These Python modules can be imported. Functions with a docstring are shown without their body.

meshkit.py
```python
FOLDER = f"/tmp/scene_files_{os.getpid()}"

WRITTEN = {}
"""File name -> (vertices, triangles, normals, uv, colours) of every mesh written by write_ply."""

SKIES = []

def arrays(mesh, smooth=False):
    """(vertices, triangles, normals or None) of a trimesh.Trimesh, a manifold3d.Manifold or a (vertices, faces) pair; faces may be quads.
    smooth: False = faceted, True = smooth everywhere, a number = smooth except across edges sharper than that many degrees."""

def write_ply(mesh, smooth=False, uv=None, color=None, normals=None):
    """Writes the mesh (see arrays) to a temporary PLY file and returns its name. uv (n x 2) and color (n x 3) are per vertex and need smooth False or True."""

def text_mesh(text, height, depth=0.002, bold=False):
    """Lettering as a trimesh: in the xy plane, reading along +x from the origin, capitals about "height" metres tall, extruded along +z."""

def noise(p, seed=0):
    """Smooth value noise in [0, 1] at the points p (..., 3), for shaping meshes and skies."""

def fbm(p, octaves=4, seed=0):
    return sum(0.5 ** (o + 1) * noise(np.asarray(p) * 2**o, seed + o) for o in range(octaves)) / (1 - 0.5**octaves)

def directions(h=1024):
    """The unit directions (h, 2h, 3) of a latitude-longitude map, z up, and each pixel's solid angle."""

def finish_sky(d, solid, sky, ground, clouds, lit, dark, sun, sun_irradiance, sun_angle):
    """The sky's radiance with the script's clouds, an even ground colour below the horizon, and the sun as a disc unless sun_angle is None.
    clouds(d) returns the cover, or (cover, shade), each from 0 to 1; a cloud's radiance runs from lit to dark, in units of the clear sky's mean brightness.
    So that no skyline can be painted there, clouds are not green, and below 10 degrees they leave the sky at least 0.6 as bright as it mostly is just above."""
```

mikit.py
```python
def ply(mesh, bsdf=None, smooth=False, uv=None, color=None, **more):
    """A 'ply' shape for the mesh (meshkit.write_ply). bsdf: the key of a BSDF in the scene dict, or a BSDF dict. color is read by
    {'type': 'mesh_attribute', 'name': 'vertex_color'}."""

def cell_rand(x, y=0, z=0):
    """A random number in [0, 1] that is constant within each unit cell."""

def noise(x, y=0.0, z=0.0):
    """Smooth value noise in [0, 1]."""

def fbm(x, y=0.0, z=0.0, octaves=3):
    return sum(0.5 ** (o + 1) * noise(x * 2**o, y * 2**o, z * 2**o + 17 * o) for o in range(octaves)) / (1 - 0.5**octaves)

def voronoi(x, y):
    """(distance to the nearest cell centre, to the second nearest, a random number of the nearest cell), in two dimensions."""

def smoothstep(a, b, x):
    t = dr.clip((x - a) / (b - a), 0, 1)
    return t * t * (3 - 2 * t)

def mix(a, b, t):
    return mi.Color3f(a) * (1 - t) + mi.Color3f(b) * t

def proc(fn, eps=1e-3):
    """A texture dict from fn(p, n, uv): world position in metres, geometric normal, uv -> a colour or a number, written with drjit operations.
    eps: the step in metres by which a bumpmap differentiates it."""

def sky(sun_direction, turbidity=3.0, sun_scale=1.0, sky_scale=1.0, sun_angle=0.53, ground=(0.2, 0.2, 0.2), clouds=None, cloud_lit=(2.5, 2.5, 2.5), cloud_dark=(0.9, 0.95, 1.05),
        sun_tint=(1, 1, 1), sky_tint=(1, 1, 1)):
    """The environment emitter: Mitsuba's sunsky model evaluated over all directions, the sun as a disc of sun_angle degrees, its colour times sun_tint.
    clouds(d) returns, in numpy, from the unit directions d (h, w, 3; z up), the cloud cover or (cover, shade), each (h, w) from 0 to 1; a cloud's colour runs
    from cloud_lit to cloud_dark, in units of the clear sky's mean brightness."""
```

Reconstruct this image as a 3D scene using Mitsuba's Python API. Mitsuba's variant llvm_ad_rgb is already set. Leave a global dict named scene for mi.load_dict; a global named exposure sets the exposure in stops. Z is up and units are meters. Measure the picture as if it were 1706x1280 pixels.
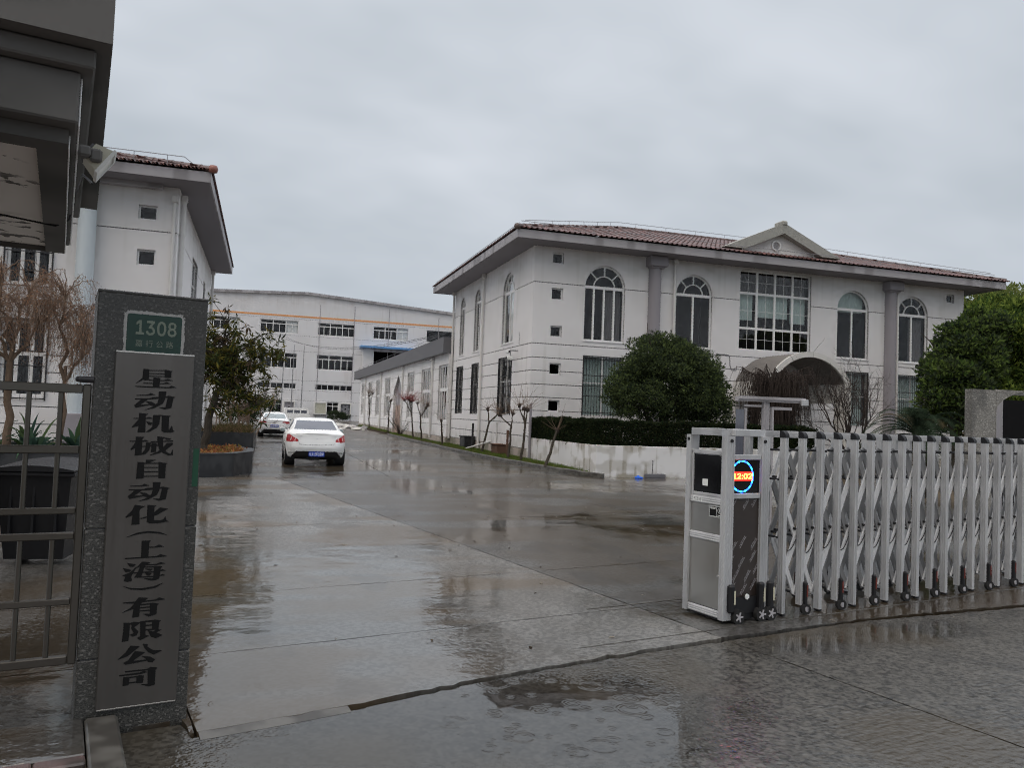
import math, random
import numpy as np, trimesh, mitsuba as mi, drjit as dr, mikit, meshkit
from shapely.geometry import Polygon, box as sbox
from shapely import affinity
from shapely.ops import unary_union

T = mi.ScalarTransform4f
scene, labels = {}, {}
rng = np.random.default_rng(7)
# ------------------------------------------------------------------ camera, sky, exposure
CAM_F, CAM_YAW, CAM_PITCH, CAM_ROLL = 1319.46, 0.3027, 0.0412, 0.0373


def camera_axes():
    cy, sy, cp, sp, cr, sr = [f(a) for a in (CAM_YAW, CAM_PITCH, CAM_ROLL) for f in (math.cos, math.sin)]
    f, r, u = np.array([sy, cy, 0]), np.array([cy, -sy, 0]), np.array([0, 0, 1.0])
    f, u = cp * f + sp * u, cp * u - sp * f
    return f, cr * u - sr * r


_f, _u = camera_axes()
scene['camera'] = dict(type='perspective', fov=math.degrees(2 * math.atan(853 / CAM_F)), fov_axis='x', near_clip=0.05, far_clip=3000.0,
                       to_world=T().look_at(origin=[0, 0, 1.6], target=[_f[0], _f[1], 1.6 + _f[2]], up=_u.tolist()))


def cloud_cover(d):
    """an even rain sky: brighter overhead, with soft low-contrast cloud"""
    q = d / np.maximum(d[..., 2:3] + 0.35, 0.05)
    n = meshkit.fbm(q * np.array([1.3, 2.0, 0.6]) + 3.1, 5, 3)
    m = meshkit.fbm(q * np.array([3.4, 5.2, 1.0]) + 9.0, 4, 8)
    up = np.clip(d[..., 2], 0, 1)
    thin = np.exp(-((d - np.array([0.245, 0.92, 0.31])) ** 2).sum(-1) / 0.022)      # a thinner, brighter patch of cloud
    level = 1 / 2.6 * (1 + 1.6 * up ** 3) * (1 + 0.66 * (n - 0.5) + 0.34 * (m - 0.5) + 0.12 * thin)
    shade = np.clip((1.1 - level) / 0.8, 0, 1)
    return np.ones_like(shade), shade


SKY = np.array([0.95, 0.995, 1.065]) * 3.0
scene['sky_light'] = mikit.sky([-0.45, -0.40, 0.8], turbidity=6, sun_scale=0.22, sun_angle=60, clouds=cloud_cover,
                               cloud_lit=tuple(SKY * 1.1 * 1.18 * np.array([1.055, 1.0, 0.985])), cloud_dark=tuple(SKY * 0.3 * 1.18 * np.array([0.92, 1.0, 1.04])), ground=(0.12, 0.12, 0.12))
exposure = 1.82

# ------------------------------------------------------------------ helpers
def numbered(key):
    if key not in USED:
        USED.add(key)
        return key
    n = COUNT.get(key, 0) + 1
    while f'{key}_{n:03d}' in USED:
        n += 1
    COUNT[key] = n
    USED.add(f'{key}_{n:03d}')
    return f'{key}_{n:03d}'


USED, COUNT = set(), {}


def thing(name, label=None, cat=None, group=None, kind=None):
    k = numbered(name)
    d = {}
    if label: d['label'] = label
    if cat: d['category'] = cat
    if group: d['group'] = group
    if kind: d['kind'] = kind
    if d: labels[k] = d
    return k


def part(parent, name, mesh, mat, smooth=False, label=None, kind=None, **kw):
    k = numbered(parent + '__' + name)
    scene[k] = mikit.ply(mesh, mat, smooth=smooth, **kw)
    if label or kind:
        labels[k] = {a: b for a, b in (('label', label), ('kind', kind)) if b}
    return k


def solo(name, mesh, mat, label=None, cat=None, group=None, kind=None, smooth=False, **kw):
    k = thing(name, label, cat, group, kind)
    scene[k] = mikit.ply(mesh, mat, smooth=smooth, **kw)
    return k


def cat(*ms):
    if len(ms) == 1 and isinstance(ms[0], list):
        ms = ms[0]
    vs, fs, n = [], [], 0
    for v, f in ms:
        vs.append(v); fs.append(np.asarray(f) + n); n += len(v)
    return np.vstack(vs), np.vstack(fs)


BF = np.array([[0, 2, 1], [0, 3, 2], [4, 5, 6], [4, 6, 7], [0, 1, 5], [0, 5, 4], [1, 2, 6], [1, 6, 5], [2, 3, 7], [2, 7, 6], [3, 0, 4], [3, 4, 7]])


def bx(x0, x1, y0, y1, z0, z1):
    return np.array([[x0, y0, z0], [x1, y0, z0], [x1, y1, z0], [x0, y1, z0], [x0, y0, z1], [x1, y0, z1], [x1, y1, z1], [x0, y1, z1]], float), BF


def _cpts(x0, x1, y0, y1, z0, z1, b):
    p = []
    for sx in (0, 1):
        for sy in (0, 1):
            for sz in (0, 1):
                c = np.array([(x0, x1)[sx], (y0, y1)[sy], (z0, z1)[sz]], float)
                i = np.array([b * (1 - 2 * sx), b * (1 - 2 * sy), b * (1 - 2 * sz)])
                p += [c + i * [0, 1, 1], c + i * [1, 0, 1], c + i * [1, 1, 0]]
    return np.array(p)


def _topology():
    p = _cpts(0, 1, 0, 1, 0, 1, 0.1)
    h = trimesh.convex.convex_hull(p)
    m = [int(np.argmin(((p - v) ** 2).sum(1))) for v in h.vertices]
    return np.array(m)[h.faces]


CF = _topology()


def cb(x0, x1, y0, y1, z0, z1, b=0.006):
    """a box with chamfered edges"""
    return _cpts(x0, x1, y0, y1, z0, z1, min(b, abs(x1 - x0) / 3, abs(y1 - y0) / 3, abs(z1 - z0) / 3)), CF


def tube(pts, rad, sides=6, cap=True):
    p = np.asarray(pts, float)
    t = np.gradient(p, axis=0)
    t /= np.linalg.norm(t, axis=1, keepdims=True) + 1e-12
    a = np.cross(t, np.where(np.abs(t[:, 2:]) < 0.9, [0, 0, 1.0], [1.0, 0, 0]))
    a /= np.linalg.norm(a, axis=1, keepdims=True) + 1e-12
    b, ang = np.cross(t, a), np.arange(sides) * 2 * np.pi / sides
    r = np.broadcast_to(rad, (len(p),))[:, None, None]
    v = (p[:, None] + r * (np.cos(ang)[None, :, None] * a[:, None] + np.sin(ang)[None, :, None] * b[:, None])).reshape(-1, 3)
    i, j = np.meshgrid(np.arange(len(p) - 1), np.arange(sides), indexing='ij')
    q = np.stack([i * sides + j, i * sides + (j + 1) % sides, (i + 1) * sides + (j + 1) % sides, (i + 1) * sides + j], -1).reshape(-1, 4)
    f = np.vstack([q[:, [0, 1, 2]], q[:, [0, 2, 3]]])
    if cap:
        n = len(v)
        v = np.vstack([v, p[:1], p[-1:]])
        k = np.arange(sides)
        e = (len(p) - 1) * sides
        f = np.vstack([f, np.stack([(k + 1) % sides, k, k * 0 + n], 1), np.stack([e + k, e + (k + 1) % sides, k * 0 + n + 1], 1)])
    return v, f


def cyl(c, axis, r, h, n=20):
    c, axis = np.asarray(c, float), np.asarray(axis, float)
    return tube([c - axis * h / 2, c + axis * h / 2], r, n)


def lathe(prof, n=24, centre=(0, 0, 0)):
    prof = np.asarray(prof, float)
    ang = np.arange(n) * 2 * np.pi / n
    v = np.stack([prof[:, 0:1] * np.cos(ang), prof[:, 0:1] * np.sin(ang), np.repeat(prof[:, 1:2], n, 1)], -1).reshape(-1, 3) + centre
    i, j = np.meshgrid(np.arange(len(prof) - 1), np.arange(n), indexing='ij')
    q = np.stack([i * n + j, i * n + (j + 1) % n, (i + 1) * n + (j + 1) % n, (i + 1) * n + j], -1).reshape(-1, 4)
    return v, np.vstack([q[:, [0, 1, 2]], q[:, [0, 2, 3]]])


def extrude(poly, h):
    """shapely polygon in (x, y) -> solid of height h along z"""
    out = []
    for g in getattr(poly, 'geoms', [poly]):
        if g.is_empty or g.geom_type != 'Polygon' or g.area < 1e-9:
            continue
        m = trimesh.creation.extrude_polygon(g, h, engine='earcut')
        out.append((np.array(m.vertices), np.array(m.faces)))
    return cat(out)


def pieces(poly):
    """the separate pieces of a shapely polygon"""
    return [g for g in getattr(poly, 'geoms', [poly]) if g.geom_type == 'Polygon' and g.area > 1e-5]


def flat(poly):
    out = []
    for g in getattr(poly, 'geoms', [poly]):
        if g.is_empty or g.geom_type != 'Polygon':
            continue
        v, f = trimesh.creation.triangulate_polygon(g, engine='earcut')
        out.append((np.column_stack([v, np.zeros(len(v))]), np.asarray(f)))
    return cat(out)


def xf(mesh, M):
    v, f = mesh
    M = np.asarray(M, float)
    v = v @ M[:3, :3].T + M[:3, 3]
    if np.linalg.det(M[:3, :3]) < 0:
        f = np.asarray(f)[:, ::-1]
    return v, f


def mv(mesh, x=0, y=0, z=0, rz=0):
    c, s = math.cos(rz), math.sin(rz)
    return xf(mesh, [[c, -s, 0, x], [s, c, 0, y], [0, 0, 1, z], [0, 0, 0, 1]])


class Frame:
    """local (u, d, z): u along the facade, d outwards, z up"""
    def __init__(self, o, u, n):
        self.M = np.array([[u[0], n[0], 0, o[0]], [u[1], n[1], 0, o[1]], [0, 0, 1, 0], [0, 0, 0, 1.0]])

    def __call__(self, mesh):
        return xf(mesh, self.M)

    def sheet(self, poly, d0, d1):
        """polygon in (u, z), solid between depths d0 < d1"""
        v, f = extrude(poly, d1 - d0)
        return self((np.column_stack([v[:, 0], v[:, 2] + d0, v[:, 1]]), np.asarray(f)[:, ::-1]))

    def pane(self, poly, d):
        v, f = flat(poly)
        return self((np.column_stack([v[:, 0], v[:, 2] + d, v[:, 1]]), np.asarray(f)[:, ::-1]))


ANG = math.radians(12.34)                       # the gate line is turned against the buildings
G = Frame((-0.3, 4.395), (math.cos(ANG), math.sin(ANG)), (-math.sin(ANG), math.cos(ANG)))   # (s along the gate, t inwards, z)


def arch_poly(u0, u1, z0, z1, n=20):
    r = (u1 - u0) / 2
    a = np.linspace(0, np.pi, n)
    return Polygon([(u0, z0), (u1, z0)] + [((u0 + u1) / 2 + r * math.cos(x), z1 - r + r * math.sin(x)) for x in a])


def ring_strip(c, r0, r1, a0, a1, n=20):
    a = np.linspace(a0, a1, n)
    return Polygon([(c[0] + r1 * math.cos(x), c[1] + r1 * math.sin(x)) for x in a] + [(c[0] + r0 * math.cos(x), c[1] + r0 * math.sin(x)) for x in a[::-1]])


def bar(a, b, w):
    a, b = np.array(a, float), np.array(b, float)
    n = np.array([-(b - a)[1], (b - a)[0]])
    n = n / np.linalg.norm(n) * w / 2
    return Polygon([a - n, b - n, b + n, a + n])


# ------------------------------------------------------------------ materials
P_ = mikit.proc
ns, fb, ss, mx = mikit.noise, mikit.fbm, mikit.smoothstep, mikit.mix


def mat(key, **kw):
    kw.setdefault('type', 'principled')
    scene[key] = {'type': 'twosided', 'bsdf': kw} if kw['type'] not in ('principledthin', 'thindielectric', 'dielectric') and kw.get('spec_trans') is None else kw


def rgb(r, g=None, b=None):
    return {'type': 'rgb', 'value': [r, r if g is None else g, r if b is None else b]}


def plain(key, c, rough=0.5, metal=0.0, spec=0.5, **kw):
    mat(key, base_color=rgb(*c) if isinstance(c, tuple) else rgb(c), roughness=rough, metallic=metal, specular=spec, **kw)


def wall_tint(light, dark, eave=7.7):
    def f(p, n, uv):
        h = p.x + p.y * 1.0
        streak = ss(0.52, 0.80, ns(h * 5.0, p.z * 0.32)) * ss(0.45, 0.7, ns(h * 0.8, p.z * 0.5, 4.0))
        drip = ss(0.50, 0.78, ns(h * 8.0, p.z * 0.22, 3.0)) * ss(eave - 2.6, eave, p.z)
        mould = ss(0.42, 0.66, fb(h * 1.1, p.z * 1.4, 5.0)) * ss(eave - 1.5, eave - 0.1, p.z)
        foot = ss(0.40, 0.70, fb(h * 2.1, p.z * 2.0, 8.0)) * (1 - ss(0.4, 1.6, p.z))
        blot = fb(h * 0.7, p.z * 0.7, 2.0)
        return mx(light, dark, dr.clip(0.32 * streak + 0.55 * (blot - 0.42) + 0.22 * drip + 0.36 * mould + 0.5 * foot, 0, 1.1))
    return f


def bumped(key, inner, fn, eps=1e-3, scale=1.0):
    scene[key] = {'type': 'twosided', 'bsdf': {'type': 'bumpmap', 'arbitrary': P_(fn, eps), 'scale': scale, 'bsdf': inner}}


mat('wall_paint', base_color=P_(wall_tint((0.72, 0.71, 0.71), (0.52, 0.51, 0.48))), roughness=0.75, specular=0.25)
mat('factory_paint', base_color=P_(wall_tint((0.66, 0.66, 0.67), (0.53, 0.50, 0.48), 15.5)), roughness=0.6, specular=0.3)
plain('joint_dark', (0.17, 0.17, 0.172), 0.9, spec=0.1)
mat('plinth_paint', base_color=P_(lambda p, n, uv: mx((0.42, 0.37, 0.33), (0.20, 0.19, 0.15), ss(0.35, 0.75, fb((p.x + p.y) * 1.7, p.z * 3.0)))), roughness=0.8, specular=0.2)
mat('fascia_paint', base_color=P_(lambda p, n, uv: mx((0.36, 0.35, 0.365), (0.25, 0.24, 0.25), ss(0.45, 0.8, ns((p.x + p.y) * 2.5, p.z * 0.5)))), roughness=0.6, specular=0.3)
plain('fascia_dark', (0.115, 0.115, 0.125), 0.55)
plain('column_paint', (0.27, 0.255, 0.275), 0.65)
plain('column_blue', (0.52, 0.58, 0.61), 0.5)
plain('pipe_white', (0.62, 0.61, 0.59), 0.45)
plain('frame_white', (0.74, 0.74, 0.73), 0.4)
mat('window_glass', type='thindielectric', int_ior=1.33)
plain('room_dark', (0.012, 0.012, 0.013), 0.95, spec=0.05)
plain('room_grey', (0.06, 0.058, 0.06), 0.95, spec=0.05)
plain('curtain_green', (0.38, 0.47, 0.45), 0.9, spec=0.1)
plain('soffit_shade', (0.21, 0.20, 0.215), 0.75, spec=0.2)  # darker than the eaves: underside shade put into the colour
plain('curtain_grey', (0.10, 0.098, 0.102), 0.9, spec=0.1)
plain('curtain_white', (0.62, 0.64, 0.64), 0.9, spec=0.1)
plain('black_iron', (0.018, 0.018, 0.02), 0.5)
plain('black_plastic', (0.011, 0.011, 0.0125), 0.42, spec=0.35)
plain('rubber', (0.018, 0.018, 0.018), 0.75, spec=0.3)
plain('steel_rod', (0.25, 0.25, 0.26), 0.5, metal=0.6)
mat('aluminium', base_color=P_(lambda p, n, uv: mx((0.53, 0.535, 0.54), (0.40, 0.405, 0.41), ss(0.4, 0.75, fb(p.x * 9, p.y * 9, p.z * 1.2)))), roughness=0.42, metallic=0.45, specular=0.5)
plain('lattice_shade', (0.24, 0.243, 0.247), 0.4, metal=0.3)  # same metal as the lattice, with shade put into its colour
mat('lattice_metal', base_color=rgb(0.66, 0.665, 0.67), roughness=0.4, metallic=0.2)
mat('stainless', base_color=P_(lambda p, n, uv: mx((0.56, 0.545, 0.51), (0.44, 0.42, 0.39), fb(p.x * 2.5, p.y * 2.5, p.z * 2.5))), roughness=P_(lambda p, n, uv: 0.13 + 0.12 * ns(p.x * 60 + p.y * 60, p.z * 2.0)), metallic=0.95)
mat('plate_metal', base_color=P_(lambda p, n, uv: mx((0.155, 0.145, 0.135), (0.105, 0.097, 0.09), fb(p.x * 6, p.y * 6, p.z * 1.6))), roughness=P_(lambda p, n, uv: 0.22 + 0.16 * ns(p.x * 240 + p.y * 240, p.z * 3.0)), metallic=0.75)
mat('fence_metal', base_color=rgb(0.115, 0.107, 0.093), roughness=0.26, metallic=0.8)


def granite(a, b, c, k=220.0):
    def f(p, n, uv):
        v = ns(p.x * k, p.y * k, p.z * k)
        w = ns(p.x * k * 0.45 + 9, p.y * k * 0.45, p.z * k * 0.45)
        wet = ss(0.42, 0.66, fb(p.x * 3.0 + 4, p.y * 3.0, p.z * 1.4))
        return mx(mx(mx(a, b, ss(0.35, 0.65, v)), c, ss(0.66, 0.8, w)), (0.03, 0.03, 0.028), 0.5 * wet)
    return f


mat('granite_dark', base_color=P_(granite((0.026, 0.026, 0.024), (0.064, 0.063, 0.057), (0.13, 0.126, 0.118), 230.0)), roughness=0.38, specular=0.5)
mat('granite_pale', base_color=P_(granite((0.14, 0.135, 0.12), (0.25, 0.24, 0.22), (0.34, 0.33, 0.30), 95.0)), roughness=0.5)
mat('canopy_render', base_color=P_(lambda p, n, uv: mx((0.13, 0.127, 0.122), (0.06, 0.062, 0.058), ss(0.35, 0.7, fb(p.x * 1.6, p.y * 1.6, p.z * 2.4)))), roughness=0.8, specular=0.2)


def peel(p, n, uv):
    a = ss(0.60, 0.66, fb(p.x * 13.0 + p.y * 2.0, p.y * 13.0, 3.0)) * ss(0.5, 0.62, fb(p.x * 2.4, p.y * 2.4, 7.0))
    return mx((0.62, 0.59, 0.55), (0.12, 0.115, 0.105), a)


mat('peeling_paint', base_color=P_(peel), roughness=0.85, specular=0.2)
mat('white_wall', base_color=P_(lambda p, n, uv: mx((0.66, 0.66, 0.655), (0.33, 0.31, 0.26), dr.clip(ss(0.62, 0.85, ns((p.x + p.y) * 9, p.z * 1.1)) * 0.55 + 0.5 * ss(0.45, 0.7, fb(p.x * 2.2 + p.y * 2.2, p.z * 3.5, 6.0)) + ss(0.16, 0.02, p.z + 0.12 * ns(p.x * 6 + p.y * 6, 3.0)) * 0.7, 0, 1))), roughness=0.8, specular=0.2)
mat('planter_stone', base_color=P_(lambda p, n, uv: mx((0.014, 0.015, 0.017), (0.034, 0.035, 0.037), ss(0.35, 0.75, fb(p.x * 4, p.y * 4, p.z * 2)))), roughness=0.4)
mat('soil', base_color=P_(lambda p, n, uv: mx((0.035, 0.028, 0.02), (0.085, 0.07, 0.05), fb(p.x * 9, p.y * 9, p.z * 9))), roughness=0.95, specular=0.1)
mat('bark', base_color=P_(lambda p, n, uv: mx((0.03, 0.026, 0.022), (0.085, 0.073, 0.058), fb(p.x * 25, p.y * 25, p.z * 8))), roughness=0.9, specular=0.15)
mat('bark_red', base_color=P_(lambda p, n, uv: mx((0.085, 0.058, 0.042), (0.17, 0.125, 0.09), fb(p.x * 25, p.y * 25, p.z * 8))), roughness=0.9, specular=0.15)
plain('twig_dark', (0.045, 0.036, 0.032), 0.9, spec=0.1)
plain('twig_brown', (0.20, 0.145, 0.11), 0.9, spec=0.1)
plain('twig_red', (0.25, 0.05, 0.05), 0.9, spec=0.1)
scene['leaf'] = dict(type='principledthin', base_color={'type': 'mesh_attribute', 'name': 'vertex_color'}, roughness=0.5, spec_trans=0.0, diff_trans=0.7, eta=1.33)
mat('tile_clay', base_color={'type': 'mesh_attribute', 'name': 'vertex_color'}, roughness=0.38, specular=0.5)
plain('car_white', (0.78, 0.79, 0.78), 0.30, clearcoat=1.0, clearcoat_gloss=0.95)
plain('car_glass', (0.10, 0.108, 0.135), 0.05, spec=0.9)  # bluish base puts some sky reflection into the glass colour
plain('car_glass_pale', (0.23, 0.28, 0.29), 0.05, spec=0.9)
plain('tail_red', (0.42, 0.012, 0.02), 0.12, clearcoat=1.0)
plain('tail_white', (0.75, 0.55, 0.5), 0.2)
plain('chrome', (0.75, 0.75, 0.76), 0.15, metal=1.0)
plain('plate_blue', (0.02, 0.06, 0.42), 0.35)
plain('sign_white', (0.7, 0.72, 0.7), 0.5)
plain('sign_green', (0.006, 0.032, 0.023), 0.4)
plain('sign_figure', (0.14, 0.17, 0.135), 0.5)
plain('letter_black', (0.006, 0.006, 0.006), 0.5, spec=0.2)
plain('tape_green', (0.004, 0.055, 0.026), 0.5)
plain('mortar', (0.34, 0.34, 0.33), 0.9, spec=0.1)
plain('orange_paint', (0.66, 0.31, 0.12), 0.6)
plain('blue_roof', (0.10, 0.27, 0.56), 0.5)
plain('dark_roof', (0.10, 0.105, 0.11), 0.6)
plain('rust_door', (0.33, 0.24, 0.20), 0.7)
plain('wood_brown', (0.10, 0.055, 0.035), 0.8)
plain('blue_plastic', (0.03, 0.16, 0.72), 0.4)
plain('lamp_cream', (0.48, 0.47, 0.38), 0.5)
plain('lamp_lens', (0.70, 0.71, 0.68), 0.2)
plain('film_brown', (0.035, 0.027, 0.024), 0.08, spec=0.6)
plain('screen_black', (0.004, 0.004, 0.005), 0.12)
plain('porch_dark', (0.165, 0.155, 0.145), 0.7)
plain('porch_white', (0.62, 0.61, 0.58), 0.7)
plain('concrete_trim', (0.31, 0.31, 0.285), 0.8)
plain('reflector', (0.16, 0.02, 0.012), 0.3)
plain('reflector_pale', (0.5, 0.48, 0.36), 0.4)


# wet concrete: where a film of rain stands it mirrors the sky, between the films the grain of the slab shows
def st_of(p):
    x, y = p.x + 0.3, p.y - 4.395
    c, s = math.cos(ANG), math.sin(ANG)
    return x * c + y * s, y * c - x * s


def wetness_yard(p):
    s, t = st_of(p)
    pool = dr.exp(-(dr.square((s - 1.15) / 1.35) + dr.square((t - 2.6) / 3.0)))
    side = dr.exp(-(dr.square((s - 4.6) / 2.0) + dr.square((t - 0.75) / 0.35)))
    a = fb(p.x * 0.50 + 11.3, p.y * 0.34 + 5.1, 0.0)
    b = fb(p.x * 3.1, p.y * 2.1, 3.0)
    g = ns(p.x * 62, p.y * 62)
    return ss(0.27, 0.56, 0.80 * a + 0.30 * dr.maximum(pool, 0.8 * side) + 0.34 * (b - 0.5) + 0.20 * (g - 0.5))


def wetness_street(p):
    s, t = st_of(p)
    a = fb(p.x * 1.3 + 3.0, p.y * 1.3, 5.0)
    g = ns(p.x * 85, p.y * 85)
    pool = dr.exp(-(dr.square((s - 1.1) / 1.62) + dr.square((t + 0.85) / 0.95)))
    side = dr.exp(-(dr.square((s - 5.2) / 1.6) + dr.square((t + 0.35) / 0.4)))
    return ss(0.40, 0.64, 1.05 * dr.maximum(pool, 0.75 * side) + 0.60 * (a - 0.36) + 0.22 * (g - 0.5))


def yard_colour(tone):
    def f(p, n, uv):
        w = wetness_yard(p)
        grit = ss(0.25, 0.75, ns(p.x * 44, p.y * 44))
        grain = ns(p.x * 110, p.y * 110, 3.0)
        b = fb(p.x * 1.3 + 7, p.y * 1.1, 9.0)
        dry = mx((0.030, 0.0285, 0.025), (0.112, 0.109, 0.102), 0.45 * grit + 0.25 * grain + 0.35 * b)
        stain = ss(0.40, 0.64, fb(p.x * 0.75 + 2, p.y * 1.5 + 8, 1.0) + 0.07 * ss(2.6, 4.4, st_of(p)[0]))
        oil = ss(0.62, 0.74, fb(p.x * 1.9 + 31, p.y * 1.3 + 3, 6.0))
        c = mx(mx(dry, (0.033, 0.032, 0.029), 0.5 * w), (0.046, 0.032, 0.017), 0.75 * stain)
        return mx(c, (0.016, 0.014, 0.012), 0.35 * oil) * tone
    return f


def street_colour(p, n, uv):
    w = wetness_street(p)
    grit = ss(0.3, 0.7, ns(p.x * 58, p.y * 58))
    grain = ss(0.25, 0.75, ns(p.x * 27, p.y * 27, 2.0))
    b = fb(p.x * 1.7 + 1, p.y * 1.7, 4.0)
    dry = mx((0.014, 0.013, 0.010), (0.105, 0.099, 0.086), 0.48 * grit + 0.34 * grain + 0.3 * b - 0.08)
    stain = ss(0.36, 0.62, fb(p.x * 0.9 + 5, p.y * 0.9 + 1, 2.0))
    oil = ss(0.60, 0.72, fb(p.x * 2.3 + 11, p.y * 2.3 + 3, 6.0))
    c = mx(mx(dry, (0.024, 0.022, 0.019), 0.6 * w), (0.050, 0.038, 0.021), 0.7 * stain)
    return mx(c, (0.010, 0.009, 0.008), 0.3 * oil) * 0.82


def rings(p, k, seed, rmin, rmax):
    """rain drop rings, whole circles, one at most in a cell"""
    d, _, r = mikit.voronoi(p.x * k + seed, p.y * k)
    d = d / k
    rad = rmin + (rmax - rmin) * r
    return dr.select(r > 0.25, dr.sin((d - rad) * 260) * dr.exp(-dr.square((d - rad) / 0.017)) * (1.15 - 0.7 * r), 0.0)


def yard_height(p, n, uv):
    w = wetness_yard(p)
    wave = 0.0042 * fb(p.x * 2.6, p.y * 4.4, 1.0, 4) + 0.0045 * fb(p.x * 0.8, p.y * 1.6, 2.0)
    rough = 0.0016 * ns(p.x * 75, p.y * 75) + 0.0022 * ns(p.x * 26, p.y * 26)
    return wave + (1 - 0.9 * w) * rough + w * 0.0003 * rings(p, 2.4, 2.0, 0.02, 0.09)


def street_height(p, n, uv):
    w = wetness_street(p)
    s, t = st_of(p)
    broom = 0.0030 * ns(s * 8 + 3 * ns(s * 2, t * 2), t * 52) * ss(0.3, 0.7, ns(s * 1.5 + 4, t * 1.5))
    rough = 0.0014 * ns(p.x * 90, p.y * 90) + 0.0030 * ns(p.x * 36, p.y * 36)
    return (1 - w) * (rough + broom) + w * (0.00040 * rings(p, 2.2, 0.0, 0.03, 0.11) + 0.00040 * rings(p, 4.1, 7.3, 0.010, 0.045) + 0.0003 * rings(p, 6.3, 3.3, 0.006, 0.025) + 0.0006 * fb(p.x * 6, p.y * 6)) + 0.0004 * fb(p.x * 5, p.y * 5)


for _k, _t in (('yard_concrete', 1.0), ('yard_concrete_pale', 1.55), ('yard_concrete_dark', 0.80)):  # the pale one has sky sheen put into its base colour
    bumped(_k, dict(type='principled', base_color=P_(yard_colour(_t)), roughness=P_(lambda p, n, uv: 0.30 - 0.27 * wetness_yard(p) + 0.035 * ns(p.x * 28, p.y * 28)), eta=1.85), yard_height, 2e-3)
bumped('street_concrete', dict(type='principled', base_color=P_(street_colour), roughness=P_(lambda p, n, uv: 0.27 - 0.25 * wetness_street(p)), eta=1.75), street_height, 1.5e-3)
mat('paver_pink', base_color=P_(lambda p, n, uv: mx((0.13, 0.085, 0.08), (0.06, 0.05, 0.046), ss(0.3, 0.7, fb(p.x * 6, p.y * 6)))), roughness=P_(lambda p, n, uv: 0.12 + 0.3 * ns(p.x * 9, p.y * 9)), specular=0.5)
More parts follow.
